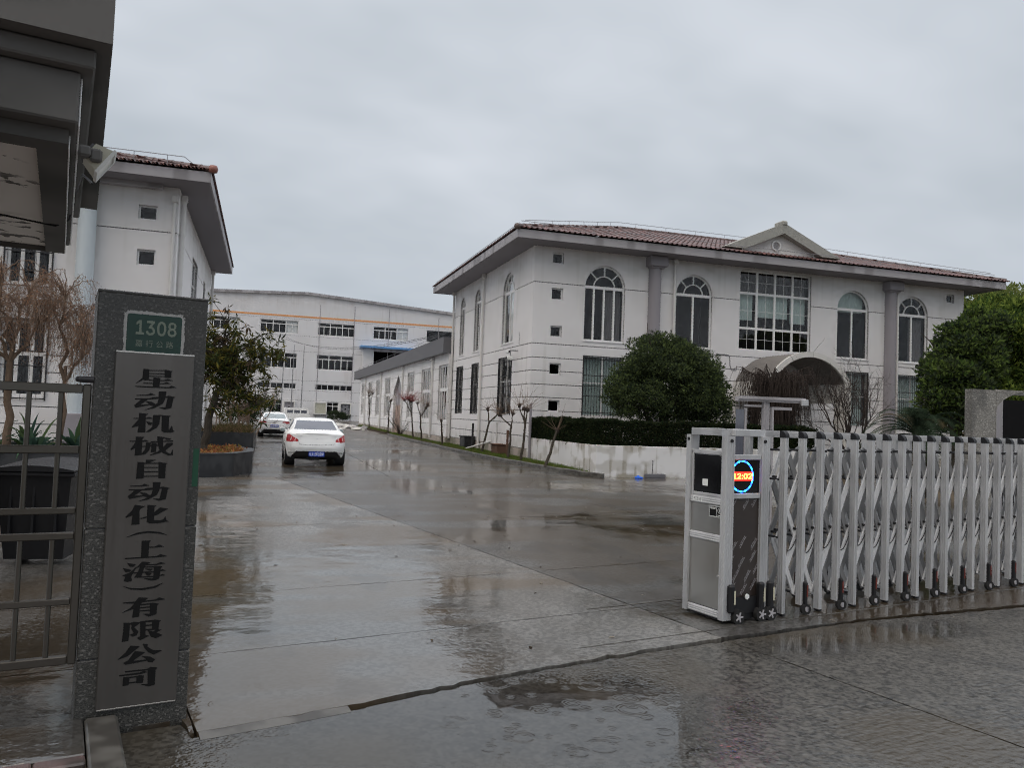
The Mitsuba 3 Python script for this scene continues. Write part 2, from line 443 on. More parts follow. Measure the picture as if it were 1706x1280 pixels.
mat('kerb_stone', base_color=P_(lambda p, n, uv: mx((0.115, 0.11, 0.098), (0.05, 0.046, 0.04), ss(0.3, 0.7, fb(p.x * 7, p.y * 7, p.z * 7)))), roughness=0.3, specular=0.5)
SIGN = """-2907,17689 -2658,17689 -2648,17232 -2786,17209 -3214,16958 -2926,17247|-2669,17642 -1913,17680 -1912,17649 -2668,17612|-2661,17490 -1905,17514 -1903,17483 -2660,17460|-2655,17360 -1898,17379 -1896,17348 -2653,17329|-1929,17710 -1570,17648 -1625,17599 -1624,17314 -1908,17305|-2869,17220 -2732,17233 -2533,17162 -2837,17124|-2617,17161 -1958,17173 -1778,17250 -1529,17178 -1998,17133 -2615,17130|-2872,17001 -1950,17019 -1812,17088 -1629,17012 -1991,16980 -2870,16970|-3248,16820 -1700,16838 -1575,16916 -1362,16834 -1725,16785 -3122,16781|-2428,17290 -2119,17277 -2151,16806 -2431,16801
-3145,16377 -2655,16414 -2523,16497 -2306,16422 -2680,16372 -3143,16351|-3211,16196 -2564,16233 -2417,16298 -2130,16326 -2115,16297 -2208,16225 -2562,16189 -3195,16161|-2927,16173 -2629,16180 -2980,15892 -2549,15939 -2493,15920 -3161,15748 -3226,15862|-2706,16080 -2446,16061 -2220,15922 -2326,15859 -2491,15882|-2144,16592 -1807,16608 -1848,16220 -1948,15993 -2321,15756 -2751,15652 -2406,15812 -2170,16028 -2129,16296|-1855,16344 -1691,16399 -1380,16345 -1434,16303 -1853,16309|-1704,16390 -1375,16345 -1462,16296 -1535,15801 -1836,15709 -2103,15800 -1800,15811
-2987,15486 -2585,15454 -2691,15375 -2671,14541 -3006,14534 -2964,15033|-3220,15230 -2658,15254 -2521,15304 -2337,15234 -2655,15212 -3211,15201|-2959,15214 -2710,15192 -2995,14851 -3251,14769 -3280,14798|-2649,15088 -2367,15020 -2418,14912 -2529,14909|-2345,15407 -2024,15418 -2057,14967 -2160,14781 -2483,14567 -2622,14557 -2357,14807|-2038,15418 -1882,15407 -1880,15365 -2035,15375|-1938,15399 -1541,15397 -1622,15318 -1601,14627 -1458,14892 -1404,14677 -1330,14618 -1470,14559 -1810,14551 -1927,14634
-3072,14313 -2706,14305 -2784,14213 -2784,13412 -3084,13388 -3065,13816|-3339,14103 -2765,14122 -2629,14161 -2473,14091 -2763,14071 -3324,14067|-3064,14057 -2871,14030 -3076,13755 -3261,13648 -3285,13678|-2595,14034 -2386,14022 -2438,13673 -2567,13489 -2688,13428 -2785,13442 -2619,13701|-2344,14023 -2120,14011 -2139,13569 -2348,13552|-2765,13850 -2059,13921 -2057,13875 -2763,13808|-2389,14083 -1788,14124 -1772,14087 -2387,14044|-2095,14347 -1755,14308 -1848,14199 -1816,13833 -1646,13559 -1443,13469 -1363,13685 -1341,13424 -1553,13407 -1814,13527 -1994,13739 -2081,14073|-1797,14292 -1468,14252 -1522,14190 -1678,14187|-1788,14130 -1378,14152 -1376,14109 -1786,14084|-1386,14038 -1368,13962 -1707,13650 -1982,13510 -2368,13400 -2383,13424 -2042,13586 -1773,13833 -1641,14019
-2551,13172 -2119,13174 -2351,13067 -2376,13006 -2557,13020|-2930,13058 -2641,13044 -2628,12265 -2957,12237|-2653,13017 -1958,13028 -1955,12983 -2651,12972|-1973,13062 -1589,13002 -1643,12947 -1651,12259 -1946,12261|-2643,12812 -1952,12803 -1950,12773 -2641,12775|-2637,12591 -1947,12599 -1945,12565 -2635,12558|-2634,12371 -1941,12380 -1939,12343 -2632,12334
-3199,11890 -2702,11900 -2568,11977 -2347,11887 -2727,11858 -3197,11863|-3265,11708 -2609,11709 -2460,11767 -2169,11779 -2154,11748 -2248,11680 -2607,11664 -3250,11672|-2978,11669 -2675,11659 -3031,11385 -2594,11407 -2537,11385 -3214,11247 -3280,11368|-2753,11560 -2489,11526 -2260,11371 -2368,11313 -2535,11346|-2183,12052 -1841,12049 -1883,11654 -1983,11427 -2362,11207 -2799,11125 -2448,11269 -2209,11476 -2168,11749|-1889,11782 -1723,11828 -1408,11754 -1463,11715 -1888,11745|-1737,11819 -1402,11754 -1491,11710 -1564,11207 -1870,11131 -2141,11239 -1833,11233
-2940,10942 -2497,10863 -2697,10747 -2735,10673 -2700,9997 -3053,9970 -3023,10441 -3302,10330 -3336,10355 -3049,10681|-2376,10929 -1983,10881 -2064,10822 -2059,10171 -1749,10137 -1584,10217 -1534,10337 -1482,10152 -1380,10088 -1855,10013 -2246,10020 -2360,10090|-2673,10275 -2347,10370 -2050,10549 -1796,10785 -1440,10716 -1932,10425 -2316,10315 -2644,10250
-3226,9368 -2774,9571 -2281,9629 -1776,9570 -1401,9403 -1772,9494 -2277,9551 -2743,9503
-2544,9164 -2142,9155 -2212,9068 -2214,8348 -2532,8346|-2246,8849 -1931,8846 -1740,8938 -1529,8830 -1914,8807 -2244,8813|-3264,8348 -1832,8366 -1655,8454 -1361,8347 -1829,8317 -3254,8306
-3135,8091 -2765,8015 -2862,7908 -3009,7917|-3318,7866 -2942,7753 -3011,7677 -3200,7673|-3322,7506 -2980,7627 -2730,7900 -2808,7713 -2940,7432 -2894,7221 -3073,7186 -3250,7230 -3189,7449|-2476,8127 -2117,8074 -2319,7956 -2386,7815 -2496,7354 -2791,7374 -2641,7605 -2554,7922 -2754,7805|-2350,7990 -1812,7974 -1635,8062 -1419,7990 -1810,7935 -2348,7951|-2389,7880 -1896,7866 -1894,7827 -2387,7841|-1912,7883 -1548,7845 -1620,7767 -1669,7250 -1832,7189 -2071,7186 -2345,7302 -1926,7267|-2310,7778 -1980,7741 -2066,7665 -2186,7689|-2314,7568 -2029,7533 -2113,7426 -2234,7450|-2906,7613 -2392,7634 -1883,7612 -1881,7572 -2389,7592 -2889,7577|-1660,7656 -1526,7696 -1370,7628 -1658,7617|-1677,7397 -1514,7461 -1404,7395 -1675,7374|-2483,7392 -1887,7385 -1884,7342 -2481,7360
-3266,6976 -2881,6852 -2409,6817 -1875,6874 -1491,7009 -1812,6805 -2405,6736 -2937,6808
-3239,6178 -2686,6186 -2534,6376 -2116,6317 -2346,6168 -2374,6138 -2471,6017 -2485,5441 -2778,5420 -2742,5848 -3229,5700 -2918,5863 -2696,6101 -3223,6151|-2406,6189 -1752,6216 -1605,6302 -1343,6199 -1719,6165 -2403,6137|-2457,6032 -2013,6047 -1894,6066 -1620,5994 -1691,5919 -1700,5498 -2039,5406 -2299,5552 -1986,5524 -2010,5995 -2455,5990|-2464,5882 -1990,5893 -1988,5851 -2462,5843|-2471,5728 -1981,5727 -1979,5685 -2469,5690
-3144,5188 -2877,5162 -2882,4616 -2900,4308 -3180,4284 -3142,4824|-2876,5144 -2679,5198 -2407,5135 -2682,4942 -2468,4702 -2544,4545 -2709,4489 -2847,4576 -2667,4649 -2796,4881 -2771,5042 -2874,5107|-2409,5191 -2172,5187 -2154,4504 -1982,4450 -2362,4277 -2520,4396 -2371,4454|-2190,5207 -1833,5203 -1765,5222 -1486,5148 -1552,5091 -1568,4722 -1843,4731 -1863,5131 -2187,5148|-2179,4992 -1839,4993 -1837,4948 -2177,4948|-2169,4782 -1828,4777 -1826,4733 -2166,4737|-2047,4733 -1803,4634 -1636,4710 -1429,4697 -1664,4583 -1380,4425 -1649,4305 -1894,4404
-2786,4041 -2380,3971 -2894,3562 -3317,3431 -3002,3720|-2234,4072 -2011,4030 -2040,3923 -1756,3707 -1358,3662 -1711,3506 -1957,3638 -2137,3842|-2570,3751 -2128,3657 -2680,3283 -2075,3284 -2004,3239 -2973,3154 -3060,3237 -2850,3339|-2254,3481 -1877,3408 -1647,3252 -1760,3129 -1967,3179 -2078,3358
-2972,2828 -1983,2814 -1817,2893 -1522,2831 -1603,2730 -1601,2011 -1871,1963 -2217,2101 -1911,2071 -1946,2762 -2970,2784|-3212,2666 -2314,2680 -2114,2739 -1975,2666 -2277,2613 -3209,2626|-3024,2545 -2757,2521 -2788,2151 -3035,2130|-2774,2523 -2407,2527 -2290,2549 -2120,2512 -2153,2176 -2423,2194 -2438,2487 -2772,2480|-2794,2265 -2410,2261 -2408,2217 -2792,2221"""
SMALL = {'嘉': '6,72 6,78 46,78 46,85 53,85 54,78 94,78 94,72 54,72 54,66 87,66 87,60 13,60 13,66 46,66 46,72/4,-4 16,2 20,7 8,9 8,15 23,15 23,21 6,22 6,28 32,28 29,36 17,36 17,54 84,54 84,36 71,36 69,28 93,28 93,22 30,22 30,15 49,15 47,-2 43,-7 29,-8 27,-4 27,-2 38,-2 41,3 41,9 28,9 20,-3 11,-8 7,-8|24,42 76,41 76,49 24,49|37,34 40,28 60,28 63,36/55,-8 55,17 89,17 89,-8 82,-8 82,-5 62,-5 62,-8|62,2 82,1 82,11 62,11', '行': '39,43 39,50 96,50 96,43 80,43 80,-4 77,-7 57,-8 55,-3 55,-1 73,0 73,43/43,78 93,78 93,71 43,71/3,31 18,45 30,62 38,60 27,45 26,-9 19,-9 19,34 9,26/4,61 26,84 34,82 10,57 7,57', '公': '59,78 67,82 80,60 96,45 91,38 76,52/13,6 27,20 45,52 49,53 54,51 54,48 28,8 72,11 61,27 69,30 86,8 92,-4 84,-7 78,4 16,-1/6,42 21,59 32,81 39,80 40,77 36,68 22,47 13,38', '路': '5,-3 4,4 9,5 9,40 15,40 15,7 23,8 23,49 9,49 9,80 41,80 41,54 52,66 59,84 67,83 64,74 89,73 82,55 75,46 82,38 97,31 93,24 89,25 89,-8 82,-8 82,-5 57,-5 57,-8 50,-8 50,25 43,23 41,28 30,28 30,10 43,13 44,6 9,-3|70,39 57,28 82,28|57,2 82,2 82,21 57,21|60,64 70,52 79,67 60,67|41,49 30,49 30,35 42,35 42,31 56,37 64,45 56,58 48,48 43,51|16,56 34,56 34,73 16,73', '皖': '33,-3 49,8 54,19 55,29 42,29 42,36 96,36 96,29 79,28 79,1 90,0 91,12 95,11 97,10 97,1 94,-6 76,-7 73,-5 72,29 62,29 59,11 51,-1 38,-8/41,54 41,72 64,72 60,82 62,84 68,83 73,72 95,72 95,54 88,54 88,65 48,65 48,54/49,54 87,54 88,47 49,47/8,69 17,69 20,84 28,83 24,69 36,69 36,9 15,9 15,1 8,1|15,16 29,16 29,36 15,36|15,44 29,43 29,62 15,62'}
# ------------------------------------------------------------------ the setting: ground
def rise(y):
    return np.maximum(0, np.asarray(y, float) - 42) * 0.0052


_jr = np.random.default_rng(23)


def worn(poly):
    """a slab outline with slightly broken edges"""
    q = poly.segmentize(0.16)
    v = np.array(q.exterior.coords)[:-1]
    if len(v) > 900: return poly
    return Polygon(v + _jr.normal(0, 0.0035, v.shape)).buffer(0)


TONES = ['yard_concrete', 'yard_concrete_dark', 'yard_concrete', 'yard_concrete_dark', 'yard_concrete', 'yard_concrete', 'yard_concrete_dark']
_tn = [0]


def tone(x=None):
    if x is not None: return 'yard_concrete_pale' if x == 2 else 'yard_concrete_dark' if x > 2 else 'yard_concrete'  # middle paler, right darker: mirrored sky and trees put into slab colour
    _tn[0] += 1
    return TONES[(_tn[0] * 5 + _tn[0] // 7) % 7]


def slab_mesh(poly, z, th):
    v, f = extrude(poly, th)
    v = v + [0, 0, z - th]
    v[:, 2] += rise(v[:, 1])
    return v, f


ground = solo('ground', (np.array([[-900, -300, -0.06], [900, -300, -0.06], [900, 42, -0.06], [-900, 42, -0.06], [900, 1500, 7.5], [-900, 1500, 7.5]]), np.array([[0, 1, 2], [0, 2, 3], [3, 2, 4], [3, 4, 5]])), 'soil',
              'dark wet ground under and around the paved yard', kind='structure')


def g2w(pts):
    c, s = math.cos(ANG), math.sin(ANG)
    return [(-0.3 + c * a - s * b, 4.395 + s * a + c * b) for a, b in pts]


def gpoly(s0, s1, t0, t1):
    return Polygon(g2w([(s0, t0), (s1, t0), (s1, t1), (s0, t1)]))


LIP = [(-9, 0.0), (-0.02, 0.0), (0.0, -0.20), (0.54, -0.17), (1.67, -0.045), (2.62, 0.02), (3.9, 0.06), (5.4, 0.02), (7.3, -0.2), (16, -0.9)]
_q = np.random.default_rng(17)
_ln = []
for (a, b), (c, d) in zip(LIP[:-1], LIP[1:]):                # a chipped, uneven edge
    n = max(1, int((c - a) / 0.07)) if a >= 0.5 else 1
    for k in range(n):
        u = k / n
        _ln.append((a + (c - a) * u, b + (d - b) * u + (_q.normal(0, 0.006) + 0.02 * (meshkit.noise(np.array([(a + (c - a) * u) * 2.2, 0.5, 0.5])) - 0.5) if n > 1 and k else 0)))
LIP = _ln + [LIP[-1]]
front_half = Polygon(g2w(LIP + [(16, -12), (-9, -12)]))
near_zone = Polygon(g2w([(-9, 14.2), (-9, -3), (16, -3), (16, 14.2)])).difference(front_half)
yard = thing('yard_pavement', 'wet grey concrete slabs of the factory yard beyond the gate line', kind='structure')
S_LINES = [-9, -4.2, 0.02, 3.76, 8.2, 12.3, 16]
T_LINES = [-1.5, 1.06, 2.72, 6.6, 10.4, 14.2]
for i in range(len(S_LINES) - 1):
    for j in range(len(T_LINES) - 1):
        q = gpoly(S_LINES[i] + 0.006, S_LINES[i + 1] - 0.006, T_LINES[j] + 0.006, T_LINES[j + 1] - 0.006).intersection(near_zone)
        if q.area > 0.3:
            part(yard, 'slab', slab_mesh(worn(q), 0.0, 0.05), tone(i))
far_zone = Polygon(g2w([(-9, 14.21), (22, 14.21)]) + [(60, 42), (60, 105), (-40, 105), (-40, 12)])
XL = [-40, -14, -6, -0.25, 3.05, 7.92, 14, 26, 60]
YL = [8, 19.7, 25.5, 31.5, 37.2, 42, 52, 62, 74, 88, 105]
for i in range(len(XL) - 1):
    for j in range(len(YL) - 1):
        q = sbox(XL[i] + 0.008, YL[j] + 0.008, XL[i + 1] - 0.008, YL[j + 1] - 0.008).intersection(far_zone)
        if q.area > 0.5:
            part(yard, 'slab', slab_mesh(worn(q), 0.0, 0.05), tone())
# the sliding track of the gate: two thin cement lines across the yard
solo('gate_track', cat(G(bx(3.3, 8.9, 1.145, 1.160, 0.0005, 0.005)), G(bx(2.6, 8.9, 0.238, 0.247, 0.0005, 0.004))), 'kerb_stone', 'thin pale guide lines of the gate set across the wet slabs', kind='structure')

street = thing('street_pavement', 'broom-finished wet street concrete with rain puddle in front of the gate', kind='structure')
front_zone = front_half.difference(Polygon(g2w(LIP)[1:] + g2w([(16, -0.87)] + [(a, b - 0.030 - 0.012 * math.sin(a * 2.1)) for a, b in LIP[::-1]])[1:]).buffer(0.004))
for s0, s1 in ((-0.31, 3.78), (3.78, 8.6), (8.6, 16)):
    for t0, t1 in ((-4.6, 1.0), (-11, -4.6)):
        q = gpoly(s0 + 0.006, s1 - 0.006, t0 + 0.006, t1 - 0.006).intersection(front_zone)
        if q.area > 0.2:
            part(street, 'slab', slab_mesh(worn(q), -0.014, 0.04), 'street_concrete')
# worn cement edge ramp between the two levels
ramp_pts = [(0.03, -0.20), (0.3, -0.185), (0.54, -0.17), (0.8, -0.145)]
rv = []
for s, t in ramp_pts:
    rv += [(s, t + 0.004, -0.0006), (s, t - 0.075, -0.0128)]
rv = np.array(rv)
rm = G((rv, np.array([[2 * q_ + w_ for w_ in tr_] for q_ in range(3) for tr_ in ((0, 1, 3), (0, 3, 2))])[:, ::-1]))
part(street, 'edge_ramp', rm, 'kerb_stone')

# the raised pavement left of the gate pillar
walk = thing('sidewalk', 'raised wet sidewalk of grey slabs and pink pavers left of the gate pillar', kind='structure')
wv = [(-4.5, -0.86), (-3.1, -1.6), (-1.7, -0.86), (-1.0, -0.46)]
for a, b in ((-4.6, -3.2), (-3.2, -2.1), (-2.1, -1.1), (-1.1, -0.465)):
    part(walk, 'slab', G(cb(a + 0.004, b - 0.004, -0.45, -0.005, -0.05, 0.078, 0.006)), 'yard_concrete')
part(walk, 'bed', G(bx(-4.6, -0.465, -4.6, -0.452, -0.05, 0.055)), 'soil')
variants = [G(cb(0, 0.192, 0, 0.092, 0.02, 0.078, 0.006))]
for r in range(12):
    t1 = -0.458 - r * 0.098
    for q in range(12):
        s1 = -0.47 - q * 0.198 - (0.099 if r % 2 else 0)
        if s1 > -0.47: continue
        part(walk, 'paver', G(cb(s1 - 0.192, s1, t1 - 0.092, t1, 0.02, 0.078 + rng.uniform(-0.004, 0.004), 0.008)), 'paver_pink')
part(walk, 'paver_field', G(bx(-4.6, -0.47, -4.6, -1.64, 0.02, 0.076)), 'paver_pink', kind='stuff')
for i in range(4):
    part(walk, 'kerb', G(cb(-0.462, -0.32, -0.02 - 1.0 * i - 0.99, -0.025 - 1.0 * i, -0.1, 0.082, 0.012)), 'kerb_stone')

# ------------------------------------------------------------------ buildings
def niche(fr, u0, u1, z0, z1, depth=0.7, d=-0.2):
    e = 0.02
    v = np.array([[u0 - e, d, z0 - e], [u1 + e, d, z0 - e], [u1 + e, d, z1 + e], [u0 - e, d, z1 + e]])
    b = v + [0, -depth, 0]
    v = np.vstack([v, b])
    f = np.array([[4, 5, 6], [4, 6, 7], [0, 1, 5], [0, 5, 4], [1, 2, 6], [1, 6, 5], [2, 3, 7], [2, 7, 6], [3, 0, 4], [3, 4, 7]])
    return fr((v, f))


def curtain(fr, u0, u1, z0, z1, d=-0.32, waves=9, amp=0.018):
    n = waves * 6
    u = np.linspace(u0, u1, n)
    y = d + amp * np.sin(np.linspace(0, waves * 2 * np.pi, n)) + amp * 0.5 * np.sin(np.linspace(1, waves * 5.1, n))
    v = np.concatenate([np.column_stack([u, y, u * 0 + z0]), np.column_stack([u, y, u * 0 + z1])])
    i = np.arange(n - 1)
    f = np.vstack([np.stack([i, i + 1, i + n + 1], 1), np.stack([i, i + n + 1, i + n], 1)])
    return fr((v, f))


def small_window(holder, fr, u0, u1, z0, z1, room='room_dark'):
    w = 0.045
    o = sbox(u0, z0, u1, z1)
    k = part(holder, 'small_window', fr.sheet(o.difference(sbox(u0 + w, z0 + w, u1 - w, z1 - w)), -0.13, -0.09), 'frame_white')
    part(k, 'pane', fr.pane(sbox(u0 + w, z0 + w, u1 - w, z1 - w), -0.11), 'window_glass')
    part(k, 'interior', niche(fr, u0, u1, z0, z1), room)
    return o


def rect_window(holder, fr, u0, u1, z0, z1, cols, rows, w=0.05, m=0.045, grid=None, room='room_dark', d=-0.13, name='window', glass='window_glass', curtains=()):
    """cols, rows: the mullion positions as fractions"""
    o = sbox(u0, z0, u1, z1)
    U = [u0] + [u0 + (u1 - u0) * c for c in cols] + [u1]
    V = [z0] + [z0 + (z1 - z0) * c for c in rows] + [z1]
    panes = []
    for i in range(len(U) - 1):
        for j in range(len(V) - 1):
            a, b = U[i] + (w if i == 0 else m / 2), U[i + 1] - (w if i == len(U) - 2 else m / 2)
            c, e = V[j] + (w if j == 0 else m / 2), V[j + 1] - (w if j == len(V) - 2 else m / 2)
            panes.append(sbox(a, c, b, e))
    k = part(holder, name, fr.sheet(o.difference(unary_union(panes)), d, d + 0.045), 'frame_white')
    for q in panes:
        part(k, 'pane', fr.pane(q, d + 0.02), glass)
    if grid:
        bars = []
        for q in panes:
            a, c, b, e = q.bounds
            nu, nz = grid
            for x in range(1, nu): bars.append(sbox(a + (b - a) * x / nu - 0.007, c, a + (b - a) * x / nu + 0.007, e))
            for x in range(1, nz): bars.append(sbox(a, c + (e - c) * x / nz - 0.007, b, c + (e - c) * x / nz + 0.007))
        if bars: part(k, 'glazing_bars', fr.sheet(unary_union(bars), d + 0.023, d + 0.033), 'frame_white')
    part(k, 'interior', niche(fr, u0, u1, z0, z1), room)
    for (a, b, c, e, cm) in curtains:
        part(k, 'curtain', curtain(fr, a, b, c, e, waves=max(3, int((b - a) * 9))), cm)
    return k


def arch_window(holder, fr, u0, u1, z0, z1, cols, sun=True, room='room_dark', curtains=(), d=-0.14):
    w = 0.055
    r = (u1 - u0) / 2
    c = ((u0 + u1) / 2, z1 - r)
    o = arch_poly(u0, u1, z0, z1)
    inner = arch_poly(u0 + w, u1 - w, z0 + w, z1 - w)
    bars = [sbox(u0, c[1] - 0.06, u1, c[1] + 0.045)]
    for f in cols:
        x = u0 + (u1 - u0) * f
        bars.append(sbox(x - 0.035, z0, x + 0.035, c[1]))
    if sun:
        bars.append(ring_strip(c, r * 0.50, r * 0.50 + 0.035, 0, np.pi))
        for an in (45, 90, 135):
            q = math.radians(an)
            bars.append(bar((c[0] + r * 0.5 * math.cos(q), c[1] + r * 0.5 * math.sin(q)), (c[0] + r * 0.98 * math.cos(q), c[1] + r * 0.98 * math.sin(q)), 0.035))
    bars = unary_union(bars).intersection(o)
    k = part(holder, 'arched_window', fr.sheet(o.difference(inner).union(bars), d, d + 0.05), 'frame_white')
    glass = inner.difference(bars)
    for q in getattr(glass, 'geoms', [glass]):
        if q.area > 0.003: part(k, 'pane', fr.pane(q, d + 0.02), 'window_glass')
    part(k, 'interior', niche(fr, u0, u1, z0, z1), room)
    for (a, b, e, g, cm) in curtains:
        part(k, 'curtain', curtain(fr, a, b, e, g, waves=max(3, int((b - a) * 9))), cm)
    return k


def sill(holder, fr, u0, u1, z):
    part(holder, 'sill', fr(cb(u0 - 0.04, u1 + 0.04, -0.14, 0.035, z - 0.05, z - 0.002, 0.008)), 'frame_white')


def grille(win, fr, u0, u1, z0, z1, n, rows=(0.06, 0.33, 0.5, 0.67, 0.94), d=0.02, w=0.008):
    ms = []
    for x in np.linspace(u0 + 0.01, u1 - 0.01, n):
        ms.append(bx(x - w, x + w, d - w, d + w, z0, z1))
    for r in rows:
        z = z0 + (z1 - z0) * r
        ms.append(bx(u0, u1, d - 0.011, d + 0.011, z - 0.014, z + 0.014))
    for u in (u0, u1):
        ms.append(bx(u - 0.012, u + 0.012, -0.05, d + 0.012, z0, z1))
    part(win, 'grille', fr(cat(ms)), 'black_iron')


def downpipe(holder, fr, u, z0, z1, r=0.055, name='downpipe'):
    ms = [tube([(u, 0.09, z0), (u, 0.09, z1 - 0.18)], r, 10), cb(u - 0.085, u + 0.085, 0.02, 0.19, z1 - 0.2, z1, 0.02)]
    for z in np.arange(z0 + 0.6, z1 - 0.4, 1.45):
        ms.append(tube([(u, 0.09, z), (u, 0.09, z + 0.05)], r + 0.009, 10))
    part(holder, name, fr(cat(ms)), 'pipe_white', smooth=40)


# ---- clay tile roofs
TP = 0.2           # width of a tile


def tile_colours(iu, iv, seed):
    r = np.random.default_rng(seed)
    tab = r.uniform(0, 1, (400, 120, 3))
    a = tab[np.asarray(iu) % 400, np.asarray(iv) % 120]
    base = np.array([0.150, 0.076, 0.068]) * (0.50 + 0.8 * a[..., 0:1])
    grey = np.array([0.12, 0.105, 0.10])
    t = np.clip((a[..., 1:2] - 0.30) * 1.1, 0, 0.75)
    return base * (1 - t) + grey * t


def tile_field(origin, U, V, slope, width, length, k0, k1, seed, row=0.32, dmin=0.0):
    """barrel tiles on one roof slope; U along the eave, V uphill in plan. k0, k1: how far the left and right ends move in per metre uphill"""
    ncol, nrow = int(width / TP), int(length / row)
    prof = [(0.0, 0.0), (0.22, 0.0), (0.30, 0.028), (0.42, 0.056), (0.55, 0.062), (0.68, 0.056), (0.80, 0.028), (0.88, 0.0), (0.9999, 0.0)]
    us = np.array([(i + a) * TP for i in range(ncol) for a, _ in prof])
    hs = np.array([h for i in range(ncol) for _, h in prof])
    iu = np.repeat(np.arange(ncol), len(prof))
    vs, lift, iv = [], [], []
    for j in range(nrow):
        vs += [j * row, (j + 1) * row - 1e-4]; lift += [0.03, 0.0]; iv += [j, j]
    vs, lift, iv = np.array(vs), np.array(lift), np.array(iv)
    UU, VV = np.meshgrid(us, vs, indexing='xy')
    h = hs[None, :] + lift[:, None] + VV * slope
    o, U3, V3 = np.array(origin), np.array([*U, 0.0]), np.array([*V, 0.0])
    P = o + UU[..., None] * U3 + VV[..., None] * V3 + h[..., None] * np.array([0, 0, 1.0])
    nv, nu = UU.shape
    i, j = np.meshgrid(np.arange(nv - 1), np.arange(nu - 1), indexing='ij')
    i, j = i.ravel(), j.ravel()
    cu, cv = (us[j] + us[j + 1]) / 2, vs[i]
    ok = (cu > cv * k0 - 0.01) & (cu < width - cv * k1 + 0.01) & (cv >= dmin - 1e-6)
    i, j = i[ok], j[ok]
    q = np.stack([i * nu + j, i * nu + j + 1, (i + 1) * nu + j + 1, (i + 1) * nu + j], 1)
    col = tile_colours(np.broadcast_to(iu[None, :], UU.shape), np.broadcast_to(iv[:, None], UU.shape), seed).reshape(-1, 3)
    v, f = P.reshape(-1, 3), np.vstack([q[:, [0, 1, 2]], q[:, [0, 2, 3]]])
    used = np.unique(f)
    m = np.zeros(len(v), int); m[used] = np.arange(len(used))
    if np.cross(U3, V3)[2] < 0: f = f[:, ::-1]
    return v[used], m[f], col[used]


def edge_tile(origin, U, V, slope, row=0.34):
    """one barrel tile at the eave"""
    a = np.linspace(0, np.pi, 7)
    ys, hs = 0.055 * np.cos(a), 0.055 * np.sin(a)
    v = []
    for r in (1.0, 0.80):
        for w in (-0.07, row):
            for y, h in zip(ys * r, hs * r): v.append((y, w, h + 0.035 + w * slope))
    v = np.array(v)
    f = []
    for k in range(6):
        f += [[k, k + 1, 7 + k + 1], [k, 7 + k + 1, 7 + k], [14 + k, 21 + k + 1, 14 + k + 1], [14 + k, 21 + k, 21 + k + 1], [k, 14 + k + 1, k + 1], [k, 14 + k, 14 + k + 1]]
    o, U3, V3 = np.array(origin), np.array([*U, 0.0]), np.array([*V, 0.0])
    P = o + v[:, 0:1] * U3 + v[:, 1:2] * V3 + v[:, 2:3] * np.array([0, 0, 1.0])
    f = np.array(f)
    if np.cross(U3, V3)[2] < 0: f = f[:, ::-1]
    return P, f


def const_col(mesh, c):
    return np.tile(np.asarray(c, float), (len(mesh[0]), 1))


def ridge_tiles(holder, a, b, n, seed):
    a, b = np.array(a, float), np.array(b, float)
    r = np.random.default_rng(seed)
    for k in range(n):
        p, q = a + (b - a) * k / n, a + (b - a) * (k + 1.08) / n
        m = tube([p, q], [0.10, 0.085], 8)
        part(holder, 'ridge_tile', m, 'tile_clay', smooth=True, color=const_col(m, np.array([0.115, 0.075, 0.068]) * r.uniform(0.6, 1.25)))


def rod_rail(holder, pts, every, h=0.24):
    pts = np.array(pts, float)
    ms = [tube(pts + [0, 0, h], 0.011, 4)]
    seg = np.linalg.norm(np.diff(pts, axis=0), axis=1)
    for a, b, L in zip(pts[:-1], pts[1:], seg):
        for k in np.arange(every / 2, L, every):
            p = a + (b - a) * k / L
            ms.append(tube([p - [0, 0, 0.04], p + [0, 0, h]], 0.009, 4))
    part(holder, 'lightning_rod', cat(ms), 'steel_rod')


ZS, FH = 7.78, 0.285
JOINTS = [0.0, 0.47, 0.92, 1.39, 1.85, 2.33, 2.80, 3.29, 3.76, 4.264, 6.474, ZS]


def band_walls(holder, fr, u0, u1, holes, mat_='wall_paint'):
    hs = unary_union(holes)
    for n, (a, b) in enumerate(zip(JOINTS[:-1], JOINTS[1:])):
        q = sbox(u0, a + (0.015 if n else -0.3), u1, b - (0.015 if n < len(JOINTS) - 2 else 0.005)).difference(hs)
        for g_ in pieces(q):
            part(holder, 'wall_band' if n else 'plinth', fr.sheet(g_, -0.2, 0.0 if n else 0.012), mat_ if n else 'plinth_paint')
    part(holder, 'wall_core', fr.sheet(sbox(u0 + 0.02, -0.2, u1 - 0.02, ZS).difference(hs), -0.19, -0.024), 'joint_dark')


# ================= the right-hand office building
MB = thing('office_building', 'two-storey white office building with red tile roof, arched windows and pediment behind the gate', 'building')
XB, YB, XR, YE = 9.009, 26.68, 28.62, 38.95
F = Frame((0, YB), (1, 0), (0, -1))
FS = Frame((XB, 0), (0, 1), (-1, 0))
arches = [(10.98, 12.60), (14.72, 16.28), (22.08, 23.64), (25.12, 26.70)]
squares = [(9.70, 10.13, 7.19, 7.59), (9.70, 10.14, 5.87, 6.30), (9.70, 10.14, 4.52, 4.93), (9.71, 10.15, 3.16, 3.58), (9.71, 10.15, 1.83, 2.25), (27.67, 28.09, 7.17, 7.54), (27.67, 28.10, 5.90, 6.30)]
gf = [(11.0, 12.62, 1.72, 3.93), (14.75, 16.3, 1.72, 3.93), (22.1, 23.66, 1.72, 3.95), (25.13, 26.7, 1.72, 3.95)]
big = (17.50, 20.80, 4.54, 7.68)
doorway = (18.0, 20.2, -0.3, 2.62)
